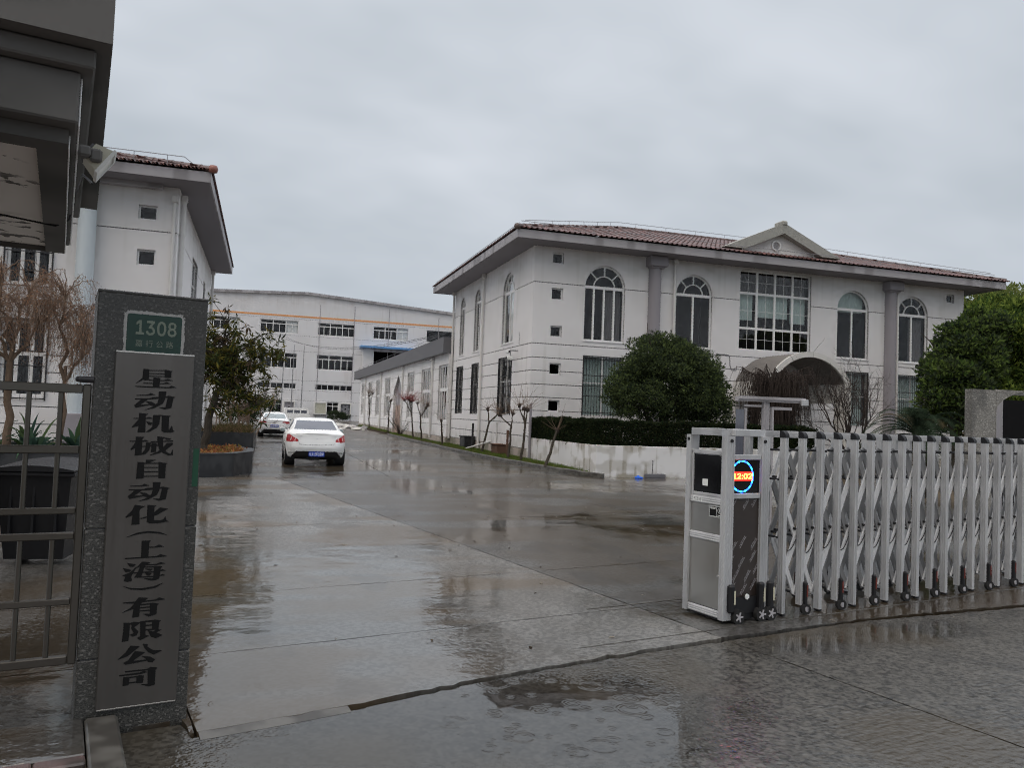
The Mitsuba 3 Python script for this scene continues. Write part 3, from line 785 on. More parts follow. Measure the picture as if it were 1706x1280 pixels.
holes = [arch_poly(a, b, 4.48, 7.28) for a, b in arches] + [sbox(a, c, b, d) for a, b, c, d in squares + gf + [big, doorway]]
band_walls(MB, F, XB, XR, holes)
for n, (a, b) in enumerate(arches):
    cur = [[(a + 0.05, a + 0.78, 4.5, 6.35, 'room_grey')], [], [], [(a + 0.82, b - 0.05, 4.5, 6.35, 'curtain_grey')]][n]
    if n == 0: cur = [(a + 0.83, b - 0.05, 4.5, 6.36, 'curtain_grey')]
    if n == 2: cur = [(a + 0.06, b - 0.06, 6.42, 7.25, 'curtain_green')]
    k = arch_window(MB, F, a, b, 4.48, 7.28, (0.25, 0.5, 0.75) if n == 0 else (0.5,), sun=n != 2, curtains=cur)
    sill(k, F, a, b, 4.48)
for a, b, c, d in squares: small_window(MB, F, a, b, c, d)
for n, (a, b, c, d) in enumerate(gf):
    k = rect_window(MB, F, a, b, c, d, (0.5,), (0.55,), curtains=[(a + 0.05, b - 0.05, c + 0.05, d - 0.05, 'curtain_green')] if n != 1 else ())
    grille(k, F, a + 0.02, b - 0.02, c, d, 15)
a, b, c, d = big
k = rect_window(MB, F, a, b, c, d, (0.25, 0.5, 0.75), (0.275, 0.715), m=0.09, w=0.06, grid=(2, 2), name='stair_window', room='room_dark',
                curtains=[(a + 0.06, a + 0.78, 5.75, 6.8, 'curtain_green'), (b - 0.78, b - 0.06, 5.75, 6.8, 'curtain_green'), (a + 0.9, b - 0.9, 5.9, 6.8, 'curtain_green'), (a + 0.05, b - 0.05, 6.85, 7.6, 'curtain_grey')])
side_arch = [(28.98, 30.52), (33.92, 35.02), (36.78, 37.76)]
side_gf = [(28.95, 30.72), (33.90, 35.05), (36.75, 38.0)]
holes = [arch_poly(a, b, 4.48, 7.28) for a, b in side_arch] + [sbox(a, 1.65, b, 3.94) for a, b in side_gf]
band_walls(MB, FS, YB + 0.001, YE, holes)
for n, (a, b) in enumerate(side_arch):
    k = arch_window(MB, FS, a, b, 4.48, 7.28, (0.5,), curtains=[(a + 0.05, b - 0.05, 4.5, 7.2, 'curtain_white')] if n == 0 else ())
    sill(k, FS, a, b, 4.48)
for a, b in side_gf:
    k = rect_window(MB, FS, a, b, 1.65, 3.94, (0.5,), (0.58,), room='room_grey')
    grille(k, FS, a + 0.02, b - 0.02, 1.66, 3.93, 9)
part(MB, 'rear_wall', bx(XB + 0.25, XR, YE - 0.21, YE - 0.01, 0, ZS), 'wall_paint')
part(MB, 'end_wall', bx(XR - 0.21, XR - 0.012, YB + 0.25, YE - 0.3, -0.2, ZS), 'wall_paint')
EX0, EX1, EY0, EY1 = 8.035, 29.85, 25.70, 39.92
part(MB, 'eaves', bx(EX0, EX1, EY0, EY1, ZS, ZS + FH), 'fascia_paint')
part(MB, 'soffit', bx(EX0 + 0.04, EX1 - 0.04, EY0 + 0.04, EY1 - 0.04, ZS - 0.004, ZS - 0.0005), 'soffit_shade')
SL = 0.315
zt = ZS + FH + 0.012
H = (EY1 - EY0) / 2
v, f, col = tile_field((EX0 - 0.05, EY0 - 0.05, zt), (1, 0), (0, 1), SL, EX1 - EX0 + 0.1, H, 1, 1, 3)
roof = part(MB, 'roof', (v, f), 'tile_clay', kind='stuff', color=col, label='wet red barrel tiles covering the hipped roof of the office building')
v2, f2, c2 = tile_field((EX0 - 0.05, EY1 + 0.05, zt), (0, -1), (1, 0), SL, EY1 - EY0 + 0.1, H, 1, 1, 4)
v3, f3, c3 = tile_field((EX1 + 0.05, EY0 - 0.05, zt), (0, 1), (-1, 0), SL, EY1 - EY0 + 0.1, H, 1, 1, 5)
part(roof, 'end_slope', cat((v2, f2), (v3, f3)), 'tile_clay', kind='stuff', color=np.vstack([c2, c3]))
part(roof, 'back_slope', (np.array([[EX0, EY1, zt], [EX1, EY1, zt], [EX1 - H, EY1 - H, zt + H * SL], [EX0 + H, EY1 - H, zt + H * SL]]), np.array([[0, 2, 1], [0, 3, 2]])), 'dark_roof')
tr = np.random.default_rng(11)
for n in range(int((EX1 - EX0) / TP) + 1):
    m = edge_tile((EX0 - 0.05 + (n + 0.54) * TP, EY0 - 0.05, zt), (1, 0), (0, 1), SL)
    part(roof, 'tile', m, 'tile_clay', smooth=40 and False, color=const_col(m, np.array([0.145, 0.076, 0.07]) * tr.uniform(0.5, 1.3)))
zr = zt + 0.07
part(roof, 'ridge_end', lathe([(0.0, -0.02), (0.10, 0.0), (0.12, 0.09), (0.09, 0.17), (0, 0.2)], 12, (EX0 - 0.04, EY0 - 0.04, zt - 0.03)), 'tile_clay', smooth=True, color=np.tile([0.10, 0.07, 0.06], (60, 1)))
ridge_tiles(roof, (EX0, EY0, zr), (EX0 + H, EY0 + H, zr + H * SL), 24, 1)
ridge_tiles(roof, (EX1, EY0, zr), (EX1 - H, EY0 + H, zr + H * SL), 24, 2)
ridge_tiles(roof, (EX0 + H, EY0 + H, zr + H * SL), (EX1 - H, EY0 + H, zr + H * SL), 22, 3)
rod_rail(MB, [(EX0 + 0.35, EY0 + 0.3, zr + 0.05), (EX0 + H, EY0 + H, zr + H * SL), (EX1 - H, EY0 + H, zr + H * SL), (EX1 - 0.4, EY0 + 0.4, zr + 0.1)], 1.55, 0.26)
rod_rail(MB, [(EX0 + 0.15, EY0 + 0.12, zr + 0.03), (EX1 - 0.5, EY0 + 0.12, zr + 0.03)], 1.6, 0.2)
rod_rail(MB, [(EX0 + 0.1, EY0 + 0.2, zr + 0.03), (EX0 + 0.1, EY1 - 0.1, zr + 0.03)], 1.6, 0.14)
# pediment
FP = Frame((0, 26.15), (1, 0), (0, -1))
apex, lft, rgt = (19.0, 9.52), (16.35, 8.36), (21.65, 8.36)
pw = 0.34
tri = Polygon([lft, rgt, apex])
inner_tri = Polygon([(lft[0] + 0.9, 8.36), (rgt[0] - 0.9, 8.36), (19.0, 9.52 - 0.40)])
ped = part(MB, 'pediment', FP.sheet(tri.difference(inner_tri), -0.55, 0.12), 'concrete_trim')
part(ped, 'gable_wall', FP.sheet(inner_tri.buffer(0.02), -0.6, -0.18), 'wall_paint')
part(ped, 'finial', FP(cb(18.87, 19.13, -0.4, 0.16, 9.42, 9.62, 0.05)), 'concrete_trim')
part(ped, 'round_vent', FP.sheet(ring_strip((18.82, 8.66), 0.15, 0.21, 0, 2 * np.pi, 28), -0.2, -0.12), 'frame_white')
part(ped, 'vent_slats', FP(cat([bx(18.69, 18.95, -0.19, -0.155, z, z + 0.022) for z in np.arange(8.54, 8.79, 0.045)])), 'fascia_paint')
pv = np.array([[16.35, 26.7, 8.36], [19, 26.7, 9.5], [21.65, 26.7, 8.36], [16.35, 26.9, 8.4], [19, 30.4, 9.5], [21.65, 26.9, 8.4]])
part(ped, 'gable_roof', (pv, np.array([[0, 1, 4], [0, 4, 3], [1, 2, 5], [1, 5, 4]])), 'concrete_trim')
for x in (13.77, 24.66):
    k = part(MB, 'column', lathe([(0.235, 0.3), (0.235, ZS - 0.38)], 28, (x, YB - 0.06, 0)), 'column_paint', smooth=True)
    part(k, 'capital', cat(cb(x - 0.36, x + 0.36, YB - 0.44, YB + 0.02, ZS - 0.39, ZS - 0.02, 0.02), cb(x - 0.27, x + 0.27, YB - 0.36, YB + 0.02, ZS - 0.45, ZS - 0.39, 0.02)), 'column_paint')
downpipe(MB, F, 14.60, 0.2, ZS)
downpipe(MB, F, 25.02, 0.2, ZS)
downpipe(MB, FS, 33.2, 0.08, ZS)
downpipe(MB, FS, 38.87, 0.4, ZS)
# a loose cable above the porch
part(MB, 'cable', F(tube([(16.5, 0.02, 4.30), (17.02, 0.02, 4.30), (17.10, 0.02, 4.22), (17.12, 0.02, 3.9), (17.2, 0.02, 3.72), (17.4, 0.02, 3.72), (17.42, 0.02, 3.85)], 0.012, 5)), 'fascia_dark')
# barrel porch
PC, PR = (19.1, 2.42), 1.94
an = math.radians(63)
FPo = Frame((0, 24.5), (1, 0), (0, -1))
arc = ring_strip(PC, PR - 0.12, PR, math.pi / 2 - an, math.pi / 2 + an, 30)
porch = part(MB, 'porch_canopy', FPo.sheet(arc, -2.15, -0.005), 'porch_dark')
part(porch, 'rim', FPo.sheet(ring_strip(PC, PR - 0.17, PR + 0.03, math.pi / 2 - an - 0.02, math.pi / 2 + an + 0.02, 30), 0.0, 0.10), 'porch_white')
for s in (-1, 1):
    x = 19.1 + s * 1.66
    part(porch, 'side_wall', cat(cb(x - 0.14, x + 0.14, 24.42, 25.0, 0, 3.27, 0.01), bx(x - 0.13, x + 0.13, 25.002, 26.66, 2.55, 3.27)), 'porch_white')
k = part(MB, 'entrance_door', F(cat(bx(18.0, 18.08, -0.3, -0.2, 0, 2.6), bx(20.12, 20.2, -0.3, -0.2, 0, 2.6), bx(19.06, 19.14, -0.3, -0.2, 0, 2.6), bx(18.08, 20.12, -0.299, -0.201, 2.5, 2.6))), 'fascia_dark')
part(k, 'pane', F.pane(sbox(18.08, 0, 20.12, 2.5), -0.25), 'window_glass')
part(k, 'interior', niche(F, 18.0, 20.2, 0.05, 2.6, 2.0, -0.32), 'room_dark')

# security camera cluster on the near corner
sc = thing('security_camera', 'small grey security cameras on a bracket on the side wall of the office building', 'camera')
part(sc, 'bracket', FS(cat(cb(28.25, 28.33, 0, 0.3, 4.06, 4.1, 0.01), tube([(28.29, 0.28, 4.08), (28.29, 0.28, 3.85)], 0.02, 6), tube([(28.0, 0.05, 4.3), (28.0, 0.05, 4.75)], 0.008, 5))), 'steel_rod')
part(sc, 'housing', FS(cat(cb(28.5, 28.85, 0.2, 0.32, 4.0, 4.11, 0.02), cb(28.2, 28.38, 0.2, 0.42, 3.72, 3.86, 0.03))), 'sign_white')
part(sc, 'lens', FS(cat(cyl((28.5, 0.26, 4.055), (1, 0, 0), 0.04, 0.03, 12), cyl((28.29, 0.43, 3.79), (0, 1, 0), 0.045, 0.03, 12))), 'screen_black')

# ================= the low workshop wing
WG = thing('workshop_wing', 'low white workshop wing with dark grey roof fascia and tall windows along the street', 'building')
FW = Frame((8.8, 0), (0, 1), (-1, 0))
W0, W1, WZ = 38.96, 77.0, 4.68
wins = [(38.6 + 0.45, 41.3), (43.35, 46.1), (48.4, 50.8), (58.1, 60.8), (63.1, 65.8), (68.15, 70.8), (73.4, 75.8)]
door = (52.7, 56.4)
dpoly = Polygon([(door[0], 0.1), (door[1], 0.1), (door[1], 3.1), ((door[0] + door[1]) / 2, 4.2), (door[0], 3.1)])
holes = unary_union([sbox(a, 1.23, b, 4.15) for a, b in wins] + [dpoly])
WJ = [0.0, 0.45, 1.05, 1.62, 2.2, 2.8, 3.4, 4.0, WZ + 0.03]
for n, (a, b) in enumerate(zip(WJ[:-1], WJ[1:])):
    for g_ in pieces(sbox(W0, a + (0.011 if n else -0.2), W1, b - 0.011).difference(holes)):
        part(WG, 'wall_band' if n else 'plinth', FW.sheet(g_, -0.2, 0 if n else 0.012), 'wall_paint' if n else 'plinth_paint')
part(WG, 'wall_core', FW.sheet(sbox(W0 + 0.02, 0, W1 - 0.02, WZ).difference(holes), -0.19, -0.024), 'joint_dark')
for a, b in wins:
    k = rect_window(WG, FW, a, b, 1.23, 4.15, (0.25, 0.5, 0.75), (0.56,), w=0.1, m=0.1, room='room_grey')
    part(k, 'transom', FW(bx(a + 0.1, b - 0.1, -0.135, -0.08, 2.78, 2.95)), 'frame_white')
k = part(WG, 'blind_door', FW.sheet(dpoly.buffer(0.05), -0.30, -0.2), 'fascia_paint')
part(k, 'lower_panel', FW(bx(door[0], door[1], -0.199, -0.17, 0.1, 2.1)), 'rust_door')
for u in (42.6, 52.3, 62.4, 72.4): downpipe(WG, FW, u, 0.3, WZ, 0.06)
part(WG, 'fascia', bx(8.47, 8.62, W0 - 0.05, 79.9, WZ, WZ + 0.80), 'fascia_dark')
part(WG, 'fascia_end', bx(8.621, 9.0, W0 - 0.05, W0 + 0.05, WZ, WZ + 0.798), 'fascia_dark')
part(WG, 'soffit', bx(8.621, 24.0, W0 + 0.06, 79.8, WZ + 0.02, WZ + 0.16), 'fascia_dark')
part(WG, 'end_wall', bx(8.82, 22, W1 - 0.2, W1 - 0.005, 0, WZ), 'wall_paint')
rod_rail(WG, [(8.6, W0 + 0.1, WZ + 0.8), (8.6, 79.8, WZ + 0.8)], 3.0, 0.2)

# ================= the three-storey factory at the end of the yard
FC = thing('factory_building', 'long grey-white three-storey factory with orange stripe at the end of the yard', 'building')
FF = Frame((0, 100), (1, 0), (0, -1))
fo = Polygon([(-30, 0), (40, 0), (40, 13.3), (22.65, 14.45), (4.6, 15.6), (-6.5, 15.1), (-30, 14.0)])
rows = {'r1': (10.72, 12.32), 'r2': (6.48, 8.36), 'r3': (3.98, 4.68), 'r4': (1.08, 2.55)}
fw = []
for u in np.arange(-0.85 - 6.78 * 3, 34, 6.78):
    for r, (a, b) in rows.items():
        if r == 'r4': fw.append((u + 1.47, u + 2.93, a, b, r))
        elif u > 12.3 and r in ('r2', 'r3'): continue
        elif not (u > 9 and u < 12.0): fw.append((u, u + 4.5, a, b, r))
holes = unary_union([sbox(a, c, b, d) for a, b, c, d, _ in fw] + [sbox(12.9, 5.6, 16.8, 9.3)])
FJ = [0.0, 0.95, 2.62, 3.84, 5.05, 8.62, 10.5, 12.55, 16]
for a, b in zip(FJ[:-1], FJ[1:]):
    for g_ in pieces(fo.intersection(sbox(-31, a + 0.015, 41, b - 0.015)).difference(holes)):
        part(FC, 'wall_band', FF.sheet(g_, -0.25, 0), 'factory_paint')
part(FC, 'wall_core', FF.sheet(fo.buffer(-0.05).difference(holes), -0.24, -0.02), 'joint_dark')
part(FC, 'stripe', FF(bx(-30, 40, 0.0, 0.03, 12.77, 12.98)), 'orange_paint')
part(FC, 'roof_trim', FF.sheet(Polygon([(-30, 14.0), (-6.5, 15.1), (4.6, 15.6), (22.65, 14.45), (40, 13.3), (40, 13.62), (22.65, 14.77), (4.6, 15.92), (-6.5, 15.42), (-30, 14.32)]), -0.6, 0.35), 'fascia_paint')
part(FC, 'roof', (np.array([[-30, 99.7, 14.2], [4.6, 99.7, 15.8], [40, 99.7, 13.5], [-30, 150, 14.2], [4.6, 150, 15.8], [40, 150, 13.5]]), np.array([[0, 1, 4], [0, 4, 3], [1, 2, 5], [1, 5, 4]])), 'dark_roof')
part(FC, 'side_wall', cat(bx(-30, -29.8, 100.3, 150, 0, 14), bx(39.8, 40, 100.3, 150, 0, 13.3)), 'factory_paint')
for u in (6.1, 10.3, 14.6, 21.0, -8.0, -15):
    part(FC, 'seam_pipe', FF(bx(u, u + 0.07, 0.002, 0.07, 0.3, 14.6 if u < 15 else 14.0)), 'fascia_paint')
for n, (a, b, c, d, r) in enumerate(fw):
    if b < -8 or a > 19:      # outside the view: one plain window each
        k = rect_window(FC, FF, a, b, c, d, (), (), w=0.08)
        continue
    if r in ('r1', 'r2'):
        k = rect_window(FC, FF, a, b, c, d, (1 / 3, 2 / 3), (0.70,), w=0.09, m=0.10, curtains=[(a + 3.05, b - 0.05, c + 0.1, d - 0.1, 'curtain_white')] if (r == 'r1' and abs(a - 5.93) > 0.5) else ())
        part(k, 'glazing_bars', FF(cat([bx(x - 0.035, x + 0.035, -0.12, -0.08, c, c + 0.68 * (d - c)) for x in (a + 0.75, a + 2.25, a + 3.75)])), 'frame_white')
    elif r == 'r3':
        k = rect_window(FC, FF, a, b, c, d, (1 / 3, 2 / 3), (), w=0.07, m=0.10, room='room_grey')
        part(k, 'glazing_bars', FF(cat([bx(x - 0.03, x + 0.03, -0.12, -0.08, c, d) for x in (a + 0.75, a + 2.25, a + 3.75)])), 'frame_white')
    else:
        k = rect_window(FC, FF, a, b, c, d, (0.5,), (0.66,), w=0.08, m=0.08)
part(FC, 'loading_bay', niche(FF, 12.9, 16.8, 5.6, 9.3, 3.0, -0.25), 'room_dark')
part(FC, 'awning', FF(cat(bx(11.1, 18.0, 0, 1.6, 9.46, 9.70))), 'blue_roof')
part(FC, 'bay_pier', FF(bx(11.5, 12.85, 0.0, 0.5, 5.0, 9.40)), 'factory_paint')
part(FC, 'bay_beam', FF(cat(bx(12.86, 17.8, 0.4, 0.9, 9.1, 9.42))), 'fascia_paint')

# big wall fans beside the ground-floor windows
for n, (u0, wide, lab, dark) in enumerate(((2.28, 1.35, 'square wall fan with grey blades left of the flagpoles', 0), (5.92, 1.5, 'cream shuttered wall fan left of a dark ground-floor window', 2), (8.98, 1.4, 'square wall fan with dark blades near the workshop wing', 1))):
    k = thing('wall_fan', lab, 'wall fan', 'fans on the factory wall')
    o = sbox(u0, 1.0, u0 + wide, 2.5)
    part(k, 'housing', FF.sheet(o.difference(sbox(u0 + 0.12, 1.12, u0 + wide - 0.12, 2.38)), 0.0, 0.32), 'porch_white')
    part(k, 'sill_tray', FF(bx(u0 - 0.05, u0 + wide + 0.05, 0.0, 0.4, 0.86, 0.98)), 'fascia_dark')
    if dark == 2:
        part(k, 'shutter', FF(cat([bx(u0 + 0.12, u0 + wide - 0.12, 0.12, 0.2, z, z + 0.16) for z in np.arange(1.14, 2.3, 0.175)])), 'lamp_cream')
    else:
        part(k, 'backing', FF(bx(u0 + 0.12, u0 + wide - 0.12, 0.01, 0.05, 1.12, 2.38)), 'fascia_dark' if dark else 'fascia_paint')
        cx, cz = u0 + wide / 2, 1.75
        for q in range(6):
            a = q * math.pi / 3
            b = bar((cx + 0.08 * math.cos(a), cz + 0.08 * math.sin(a)), (cx + 0.55 * math.cos(a), cz + 0.55 * math.sin(a)), 0.26)
            part(k, 'blade', FF.sheet(b, 0.1, 0.13), 'steel_rod' if dark else 'column_paint')
        part(k, 'hub', FF(cyl((cx, 0.13, cz), (0, 1, 0), 0.11, 0.12, 14)), 'black_plastic')

# ================= the left-hand office building
LB = thing('corner_building', 'white two-storey building with red tile eave and small square windows left of the yard', 'building')
YF, XS = 24.3, -2.58
FL = Frame((0, YF), (1, 0), (0, -1))
FLS = Frame((XS, 0), (0, 1), (1, 0))
sq = [(-3.62, -3.13, 6.78, 7.19), (-3.60, -3.12, 5.48, 5.93), (-3.6, -3.12, 4.1, 4.55)]
lw = [(-6.78, -5.72, 1.66, 3.72), (-8.4, -7.2, 1.66, 3.72), (-6.78, -5.72, 4.7, 6.9), (-8.4, -7.2, 4.7, 6.9)]
holes = [sbox(a, c, b, d) for a, b, c, d in sq + lw]
band_walls(LB, FL, -13, XS, holes)
for a, b, c, d in sq: small_window(LB, FL, a, b, c, d)
for a, b, c, d in lw:
    k = rect_window(LB, FL, a, b, c, d, (0.33, 0.67), (0.56,), w=0.07, m=0.1)
    grille(k, FL, a - 0.05, b + 0.05, c - 0.1, d + 0.05, 7, rows=(0.02, 0.2, 0.42, 0.6, 0.98), d=0.06, w=0.005)
lsw = [(29.35, 31.6, 4.6, 6.75), (34.6, 35.6, 4.6, 6.7), (29.3, 31.6, 1.7, 3.9), (34.6, 35.6, 1.7, 3.9)]
band_walls(LB, FLS, YF + 0.001, 38.9, [sbox(a, c, b, d) for a, b, c, d in lsw])
for a, b, c, d in lsw: rect_window(LB, FLS, a, b, c, d, (0.5,), (0.6,), glass='window_glass')
part(LB, 'rear_wall', bx(-13, XS - 0.25, 38.7, 38.88, 0, ZS), 'wall_paint')
part(LB, 'end_wall', bx(-13, -12.8, YF + 0.25, 38.6, 0, ZS), 'wall_paint')
LX1, LX0, LY0, LY1 = -1.69, -14.0, 23.3, 39.2
part(LB, 'eaves', bx(LX0, LX1, LY0, LY1, ZS, ZS + FH), 'fascia_paint')
part(LB, 'soffit', bx(LX0 + 0.04, LX1 - 0.04, LY0 + 0.04, LY1 - 0.04, ZS - 0.004, ZS - 0.0005), 'soffit_shade')
part(LB, 'soffit_beam', bx(-13, -3.0, 24.02, 24.28, ZS - 0.12, ZS - 0.003), 'fascia_paint')
Hl = 6.1
v, f, col = tile_field((LX0, LY0 - 0.05, zt), (1, 0), (0, 1), SL, LX1 - LX0 + 0.05, Hl, 0, 1, 21)
lroof = part(LB, 'roof', (v, f), 'tile_clay', kind='stuff', color=col, label='red and grey barrel tiles on the hipped roof of the left building')
v, f, col = tile_field((LX1 + 0.05, LY0 - 0.05, zt), (0, 1), (-1, 0), SL, LY1 - LY0 + 0.1, Hl, 1, 1, 22)
part(lroof, 'side_slope', (v, f), 'tile_clay', kind='stuff', color=col)
part(lroof, 'back_slope', (np.array([[LX0, LY1, zt], [LX1, LY1, zt], [LX1 - Hl, LY1 - Hl, zt + Hl * SL], [LX0, LY1 - Hl, zt + Hl * SL], [LX0, LY0 + Hl, zt + Hl * SL], [LX1 - Hl, LY0 + Hl, zt + Hl * SL]]), np.array([[0, 2, 1], [0, 3, 2], [3, 4, 5], [3, 5, 2]])), 'dark_roof')
for n in range(34):
    m = edge_tile((LX1 + 0.03 - (n + 0.46) * TP, LY0 - 0.05, zt), (1, 0), (0, 1), SL)
    part(lroof, 'tile', m, 'tile_clay', color=const_col(m, np.array([0.22, 0.10, 0.075]) * tr.uniform(0.55, 1.5)))
part(lroof, 'ridge_end', lathe([(0.0, -0.02), (0.11, 0.0), (0.13, 0.09), (0.1, 0.18), (0, 0.21)], 12, (LX1 + 0.05, LY0 - 0.05, zt - 0.02)), 'tile_clay', smooth=True, color=np.tile([0.26, 0.10, 0.075], (60, 1)))
ridge_tiles(lroof, (LX1, LY0, zr), (LX1 - Hl, LY0 + Hl, zr + Hl * SL), 22, 7)
rod_rail(LB, [(-13.5, LY0 + 0.4, zr + 0.1), (LX1 - 0.75, LY0 + 0.4, zr + 0.12), (LX1 - 0.42, LY0 + 0.5, zr - 0.1)], 0.85, 0.26)
rod_rail(LB, [(LX1 - 0.1, LY0 + 0.3, zr), (LX1 - 0.1, LY1 - 0.2, zr)], 1.6, 0.12)
k = part(LB, 'column', lathe([(0.225, 0.3), (0.225, ZS - 0.1)], 28, (-4.83, 23.98, 0)), 'column_blue', smooth=True)
part(k, 'base', cb(-5.12, -4.54, 23.69, 24.27, 0.2, 1.25, 0.015), 'column_paint')
downpipe(LB, FLS, YF + 0.45, 0.1, ZS - 0.1, 0.075)
downpipe(LB, FL, XS - 0.1, 0.1, ZS - 0.25, 0.05)
downpipe(LB, FLS, 38.6, 0.1, ZS, 0.06)
# ------------------------------------------------------------------ the entrance: pillar, signs, fence, canopy
GP = thing('gate_pillar', 'dark granite gate pillar carrying the company sign and the house number', 'pillar')
part(GP, 'core', G(bx(-0.495, -0.011, 0.012, 0.42, -0.1, 2.135)), 'joint_dark')
for a, b in ((-0.1, 0.345), (0.351, 0.975), (0.981, 2.14)):
    part(GP, 'stone_slab', G(cb(-0.506, 0.0, -0.002, 0.022, a, b, 0.004)), 'granite_dark')
    part(GP, 'stone_slab', G(cb(-0.507, -0.486, 0.024, 0.43, a, b, 0.004)), 'granite_dark')
    part(GP, 'stone_slab', G(cb(-0.02, 0.001, 0.024, 0.43, a, b, 0.004)), 'granite_dark')
part(GP, 'cap_stone', G(cb(-0.509, 0.003, -0.005, 0.433, 2.137, 2.152, 0.004)), 'granite_dark')
k = solo('green_tape', G(bx(-0.034, -0.006, -0.0035, -0.0024, 1.18, 1.375)), 'tape_green', 'strip of green tape on the right edge of the gate pillar', 'tape')

SB = thing('company_sign', 'tall stainless steel company sign with black Chinese characters on the gate pillar', 'sign')
part(SB, 'plate', G(cb(-0.418, -0.056, -0.027, -0.0035, 0.105, 1.853, 0.004)), 'plate_metal')
part(SB, 'top_fold', G(cb(-0.418, -0.056, -0.030, -0.0272, 1.846, 1.853, 0.001)), 'stainless')  # brighter metal than the plate: edge highlight put into the colour
part(SB, 'bottom_fold', G(cb(-0.414, -0.060, -0.029, -0.0272, 0.105, 0.111, 0.001)), 'stainless')  # edge highlight put into the colour here too
FG = Frame(G.M[:2, 3], G.M[:2, 0], -G.M[:2, 1])       # faces the street
for ln in SIGN.split('\n'):
    polys = []
    for p in ln.split('|'):
        q = Polygon([tuple(int(x) / 1e4 for x in xy.split(',')) for xy in p.split(' ')])
        polys.append(q if q.is_valid else q.buffer(0))
    part(SB, 'character', FG.sheet(unary_union(polys).buffer(0.0008), 0.0272, 0.0305), 'letter_black')


def small_glyph(ch):
    out = []
    for P in SMALL[ch].split('/'):
        r = [[tuple(int(x) / 100 for x in xy.split(',')) for xy in q.split(' ')] for q in P.split('|')]
        g = Polygon(r[0], r[1:])
        out.append(g if g.is_valid else g.buffer(0))
    return unary_union(out)


def lettering(text, h):
    m = meshkit.text_mesh(text, h, 0.002, bold=True)
    return np.array(m.vertices), np.array(m.faces)


HN = thing('house_number_sign', 'small green house number plate reading 1308 above the company sign', 'sign')
hp = sbox(-0.374, 1.853, -0.122, 2.043).buffer(-0.012).buffer(0.012)
part(HN, 'plate', FG.sheet(hp, 0.0028, 0.007), 'sign_green')
ring = np.array(hp.buffer(0.014).exterior.coords)
jag = np.random.default_rng(3)
mort = Polygon([(x + jag.normal(0, 0.003), z + jag.normal(0, 0.003)) for x, z in Polygon(ring).segmentize(0.012).exterior.coords]).buffer(0).difference(sbox(-1, 1, 1, 1.8545))
part(HN, 'mortar_edge', FG.sheet(mort.difference(hp.buffer(0.0005)), 0.0005, 0.0052), 'mortar')
v, f = lettering('1308', 0.068)
v = v * [0.196 / v[:, 0].max(), 1, 1]
part(HN, 'numeral', FG((np.column_stack([v[:, 0] - 0.342, v[:, 2] * 0.7 + 0.0072, v[:, 1] + 1.943]), f[:, ::-1])), 'sign_figure')
for n, ch in enumerate('嘉行公路'):
    q = affinity.translate(affinity.scale(small_glyph(ch), 0.036, 0.036, origin=(0, 0)), -0.334 + 0.047 * n, 1.884)
    part(HN, 'character', FG.sheet(q, 0.0071, 0.0084), 'sign_figure')

FE = thing('gate_leaf', 'stainless tube pedestrian gate with vertical bars left of the gate pillar', 'gate')
for z0, z1 in ((1.635, 1.678), (1.342, 1.380), (1.052, 1.082), (0.93, 0.962), (0.617, 0.648), (0.333, 0.373)):
    part(FE, 'rail', G(cb(-2.6, -0.55, 0.015, 0.055, z0, z1, 0.004)), 'fence_metal')
part(FE, 'post', G(cb(-0.549, -0.512, 0.01, 0.06, 0.333, 1.68, 0.005)), 'fence_metal')
for u in np.arange(-0.640, -2.6, -0.131):
    for a, b in ((1.380, 1.635), (1.082, 1.342), (0.648, 0.93), (0.373, 0.617)):
        part(FE, 'bar', G(tube([(u, 0.035, a), (u, 0.035, b)], 0.0115, 8)), 'fence_metal', smooth=40)
part(FE, 'hinge_bolt', G(cat(tube([(-0.562, 0.0, 1.703), (-0.505, 0.0, 1.703)], 0.016, 10), lathe([(0, 0), (0.016, 0.004), (0.02, 0.015), (0.016, 0.027), (0, 0.03)], 10, (-0.565, 0.0, 1.688)))), 'black_iron')

CN = thing('gatehouse_canopy', 'heavy grey concrete entrance canopy with peeling white soffit overhead at the top left', 'canopy')
CS = -5.5
_v, _f = extrude(Polygon([(CS, -0.91), (-0.537, -0.91), (-0.48, 2.17), (CS, 2.17)]), 0.215)
part(CN, 'slab', G((_v + [0, 0, 3.0], _f)), 'canopy_render')
part(CN, 'beam', G(cat(cb(CS, -0.59, -0.82, 2.165, 2.92, 2.997, 0.008))), 'canopy_render')
part(CN, 'lower_beam', G(cat(cb(CS, -0.64, -0.76, 2.16, 2.71, 2.918, 0.008))), 'canopy_render')
part(CN, 'painted_lit_strip', G(cb(-0.639, -0.632, -0.70, 2.15, 2.715, 2.915, 0.002)), 'frame_white')  # added white strip: light on the beam side put into its colour
rim = sbox(CS, -0.66, -0.67, 2.15)
ceil = sbox(CS + 0.2, -0.51, -0.785, 2.135)
v, f = extrude(rim.difference(ceil), 0.06)
part(CN, 'soffit_frame', G((v + [0, 0, 2.648], f)), 'canopy_render')
part(CN, 'soffit_bead', G(cb(-0.669, -0.664, -0.6, 2.145, 2.646, 2.70, 0.001)), 'frame_white')
v, f = extrude(ceil.buffer(0.01), 0.02)
part(CN, 'soffit_panel', G((v + [0, 0, 2.685], f)), 'peeling_paint')
part(CN, 'cable', G(tube([(-5, 1.12, 2.672), (-1.6, 1.15, 2.674), (-1.0, 1.13, 2.670), (-0.72, 1.10, 2.640), (-0.655, 1.08, 2.68), (-0.63, 1.0, 2.78), (-0.60, 0.4, 2.80), (-0.56, 0.16, 2.70)], 0.006, 5)), 'black_plastic')
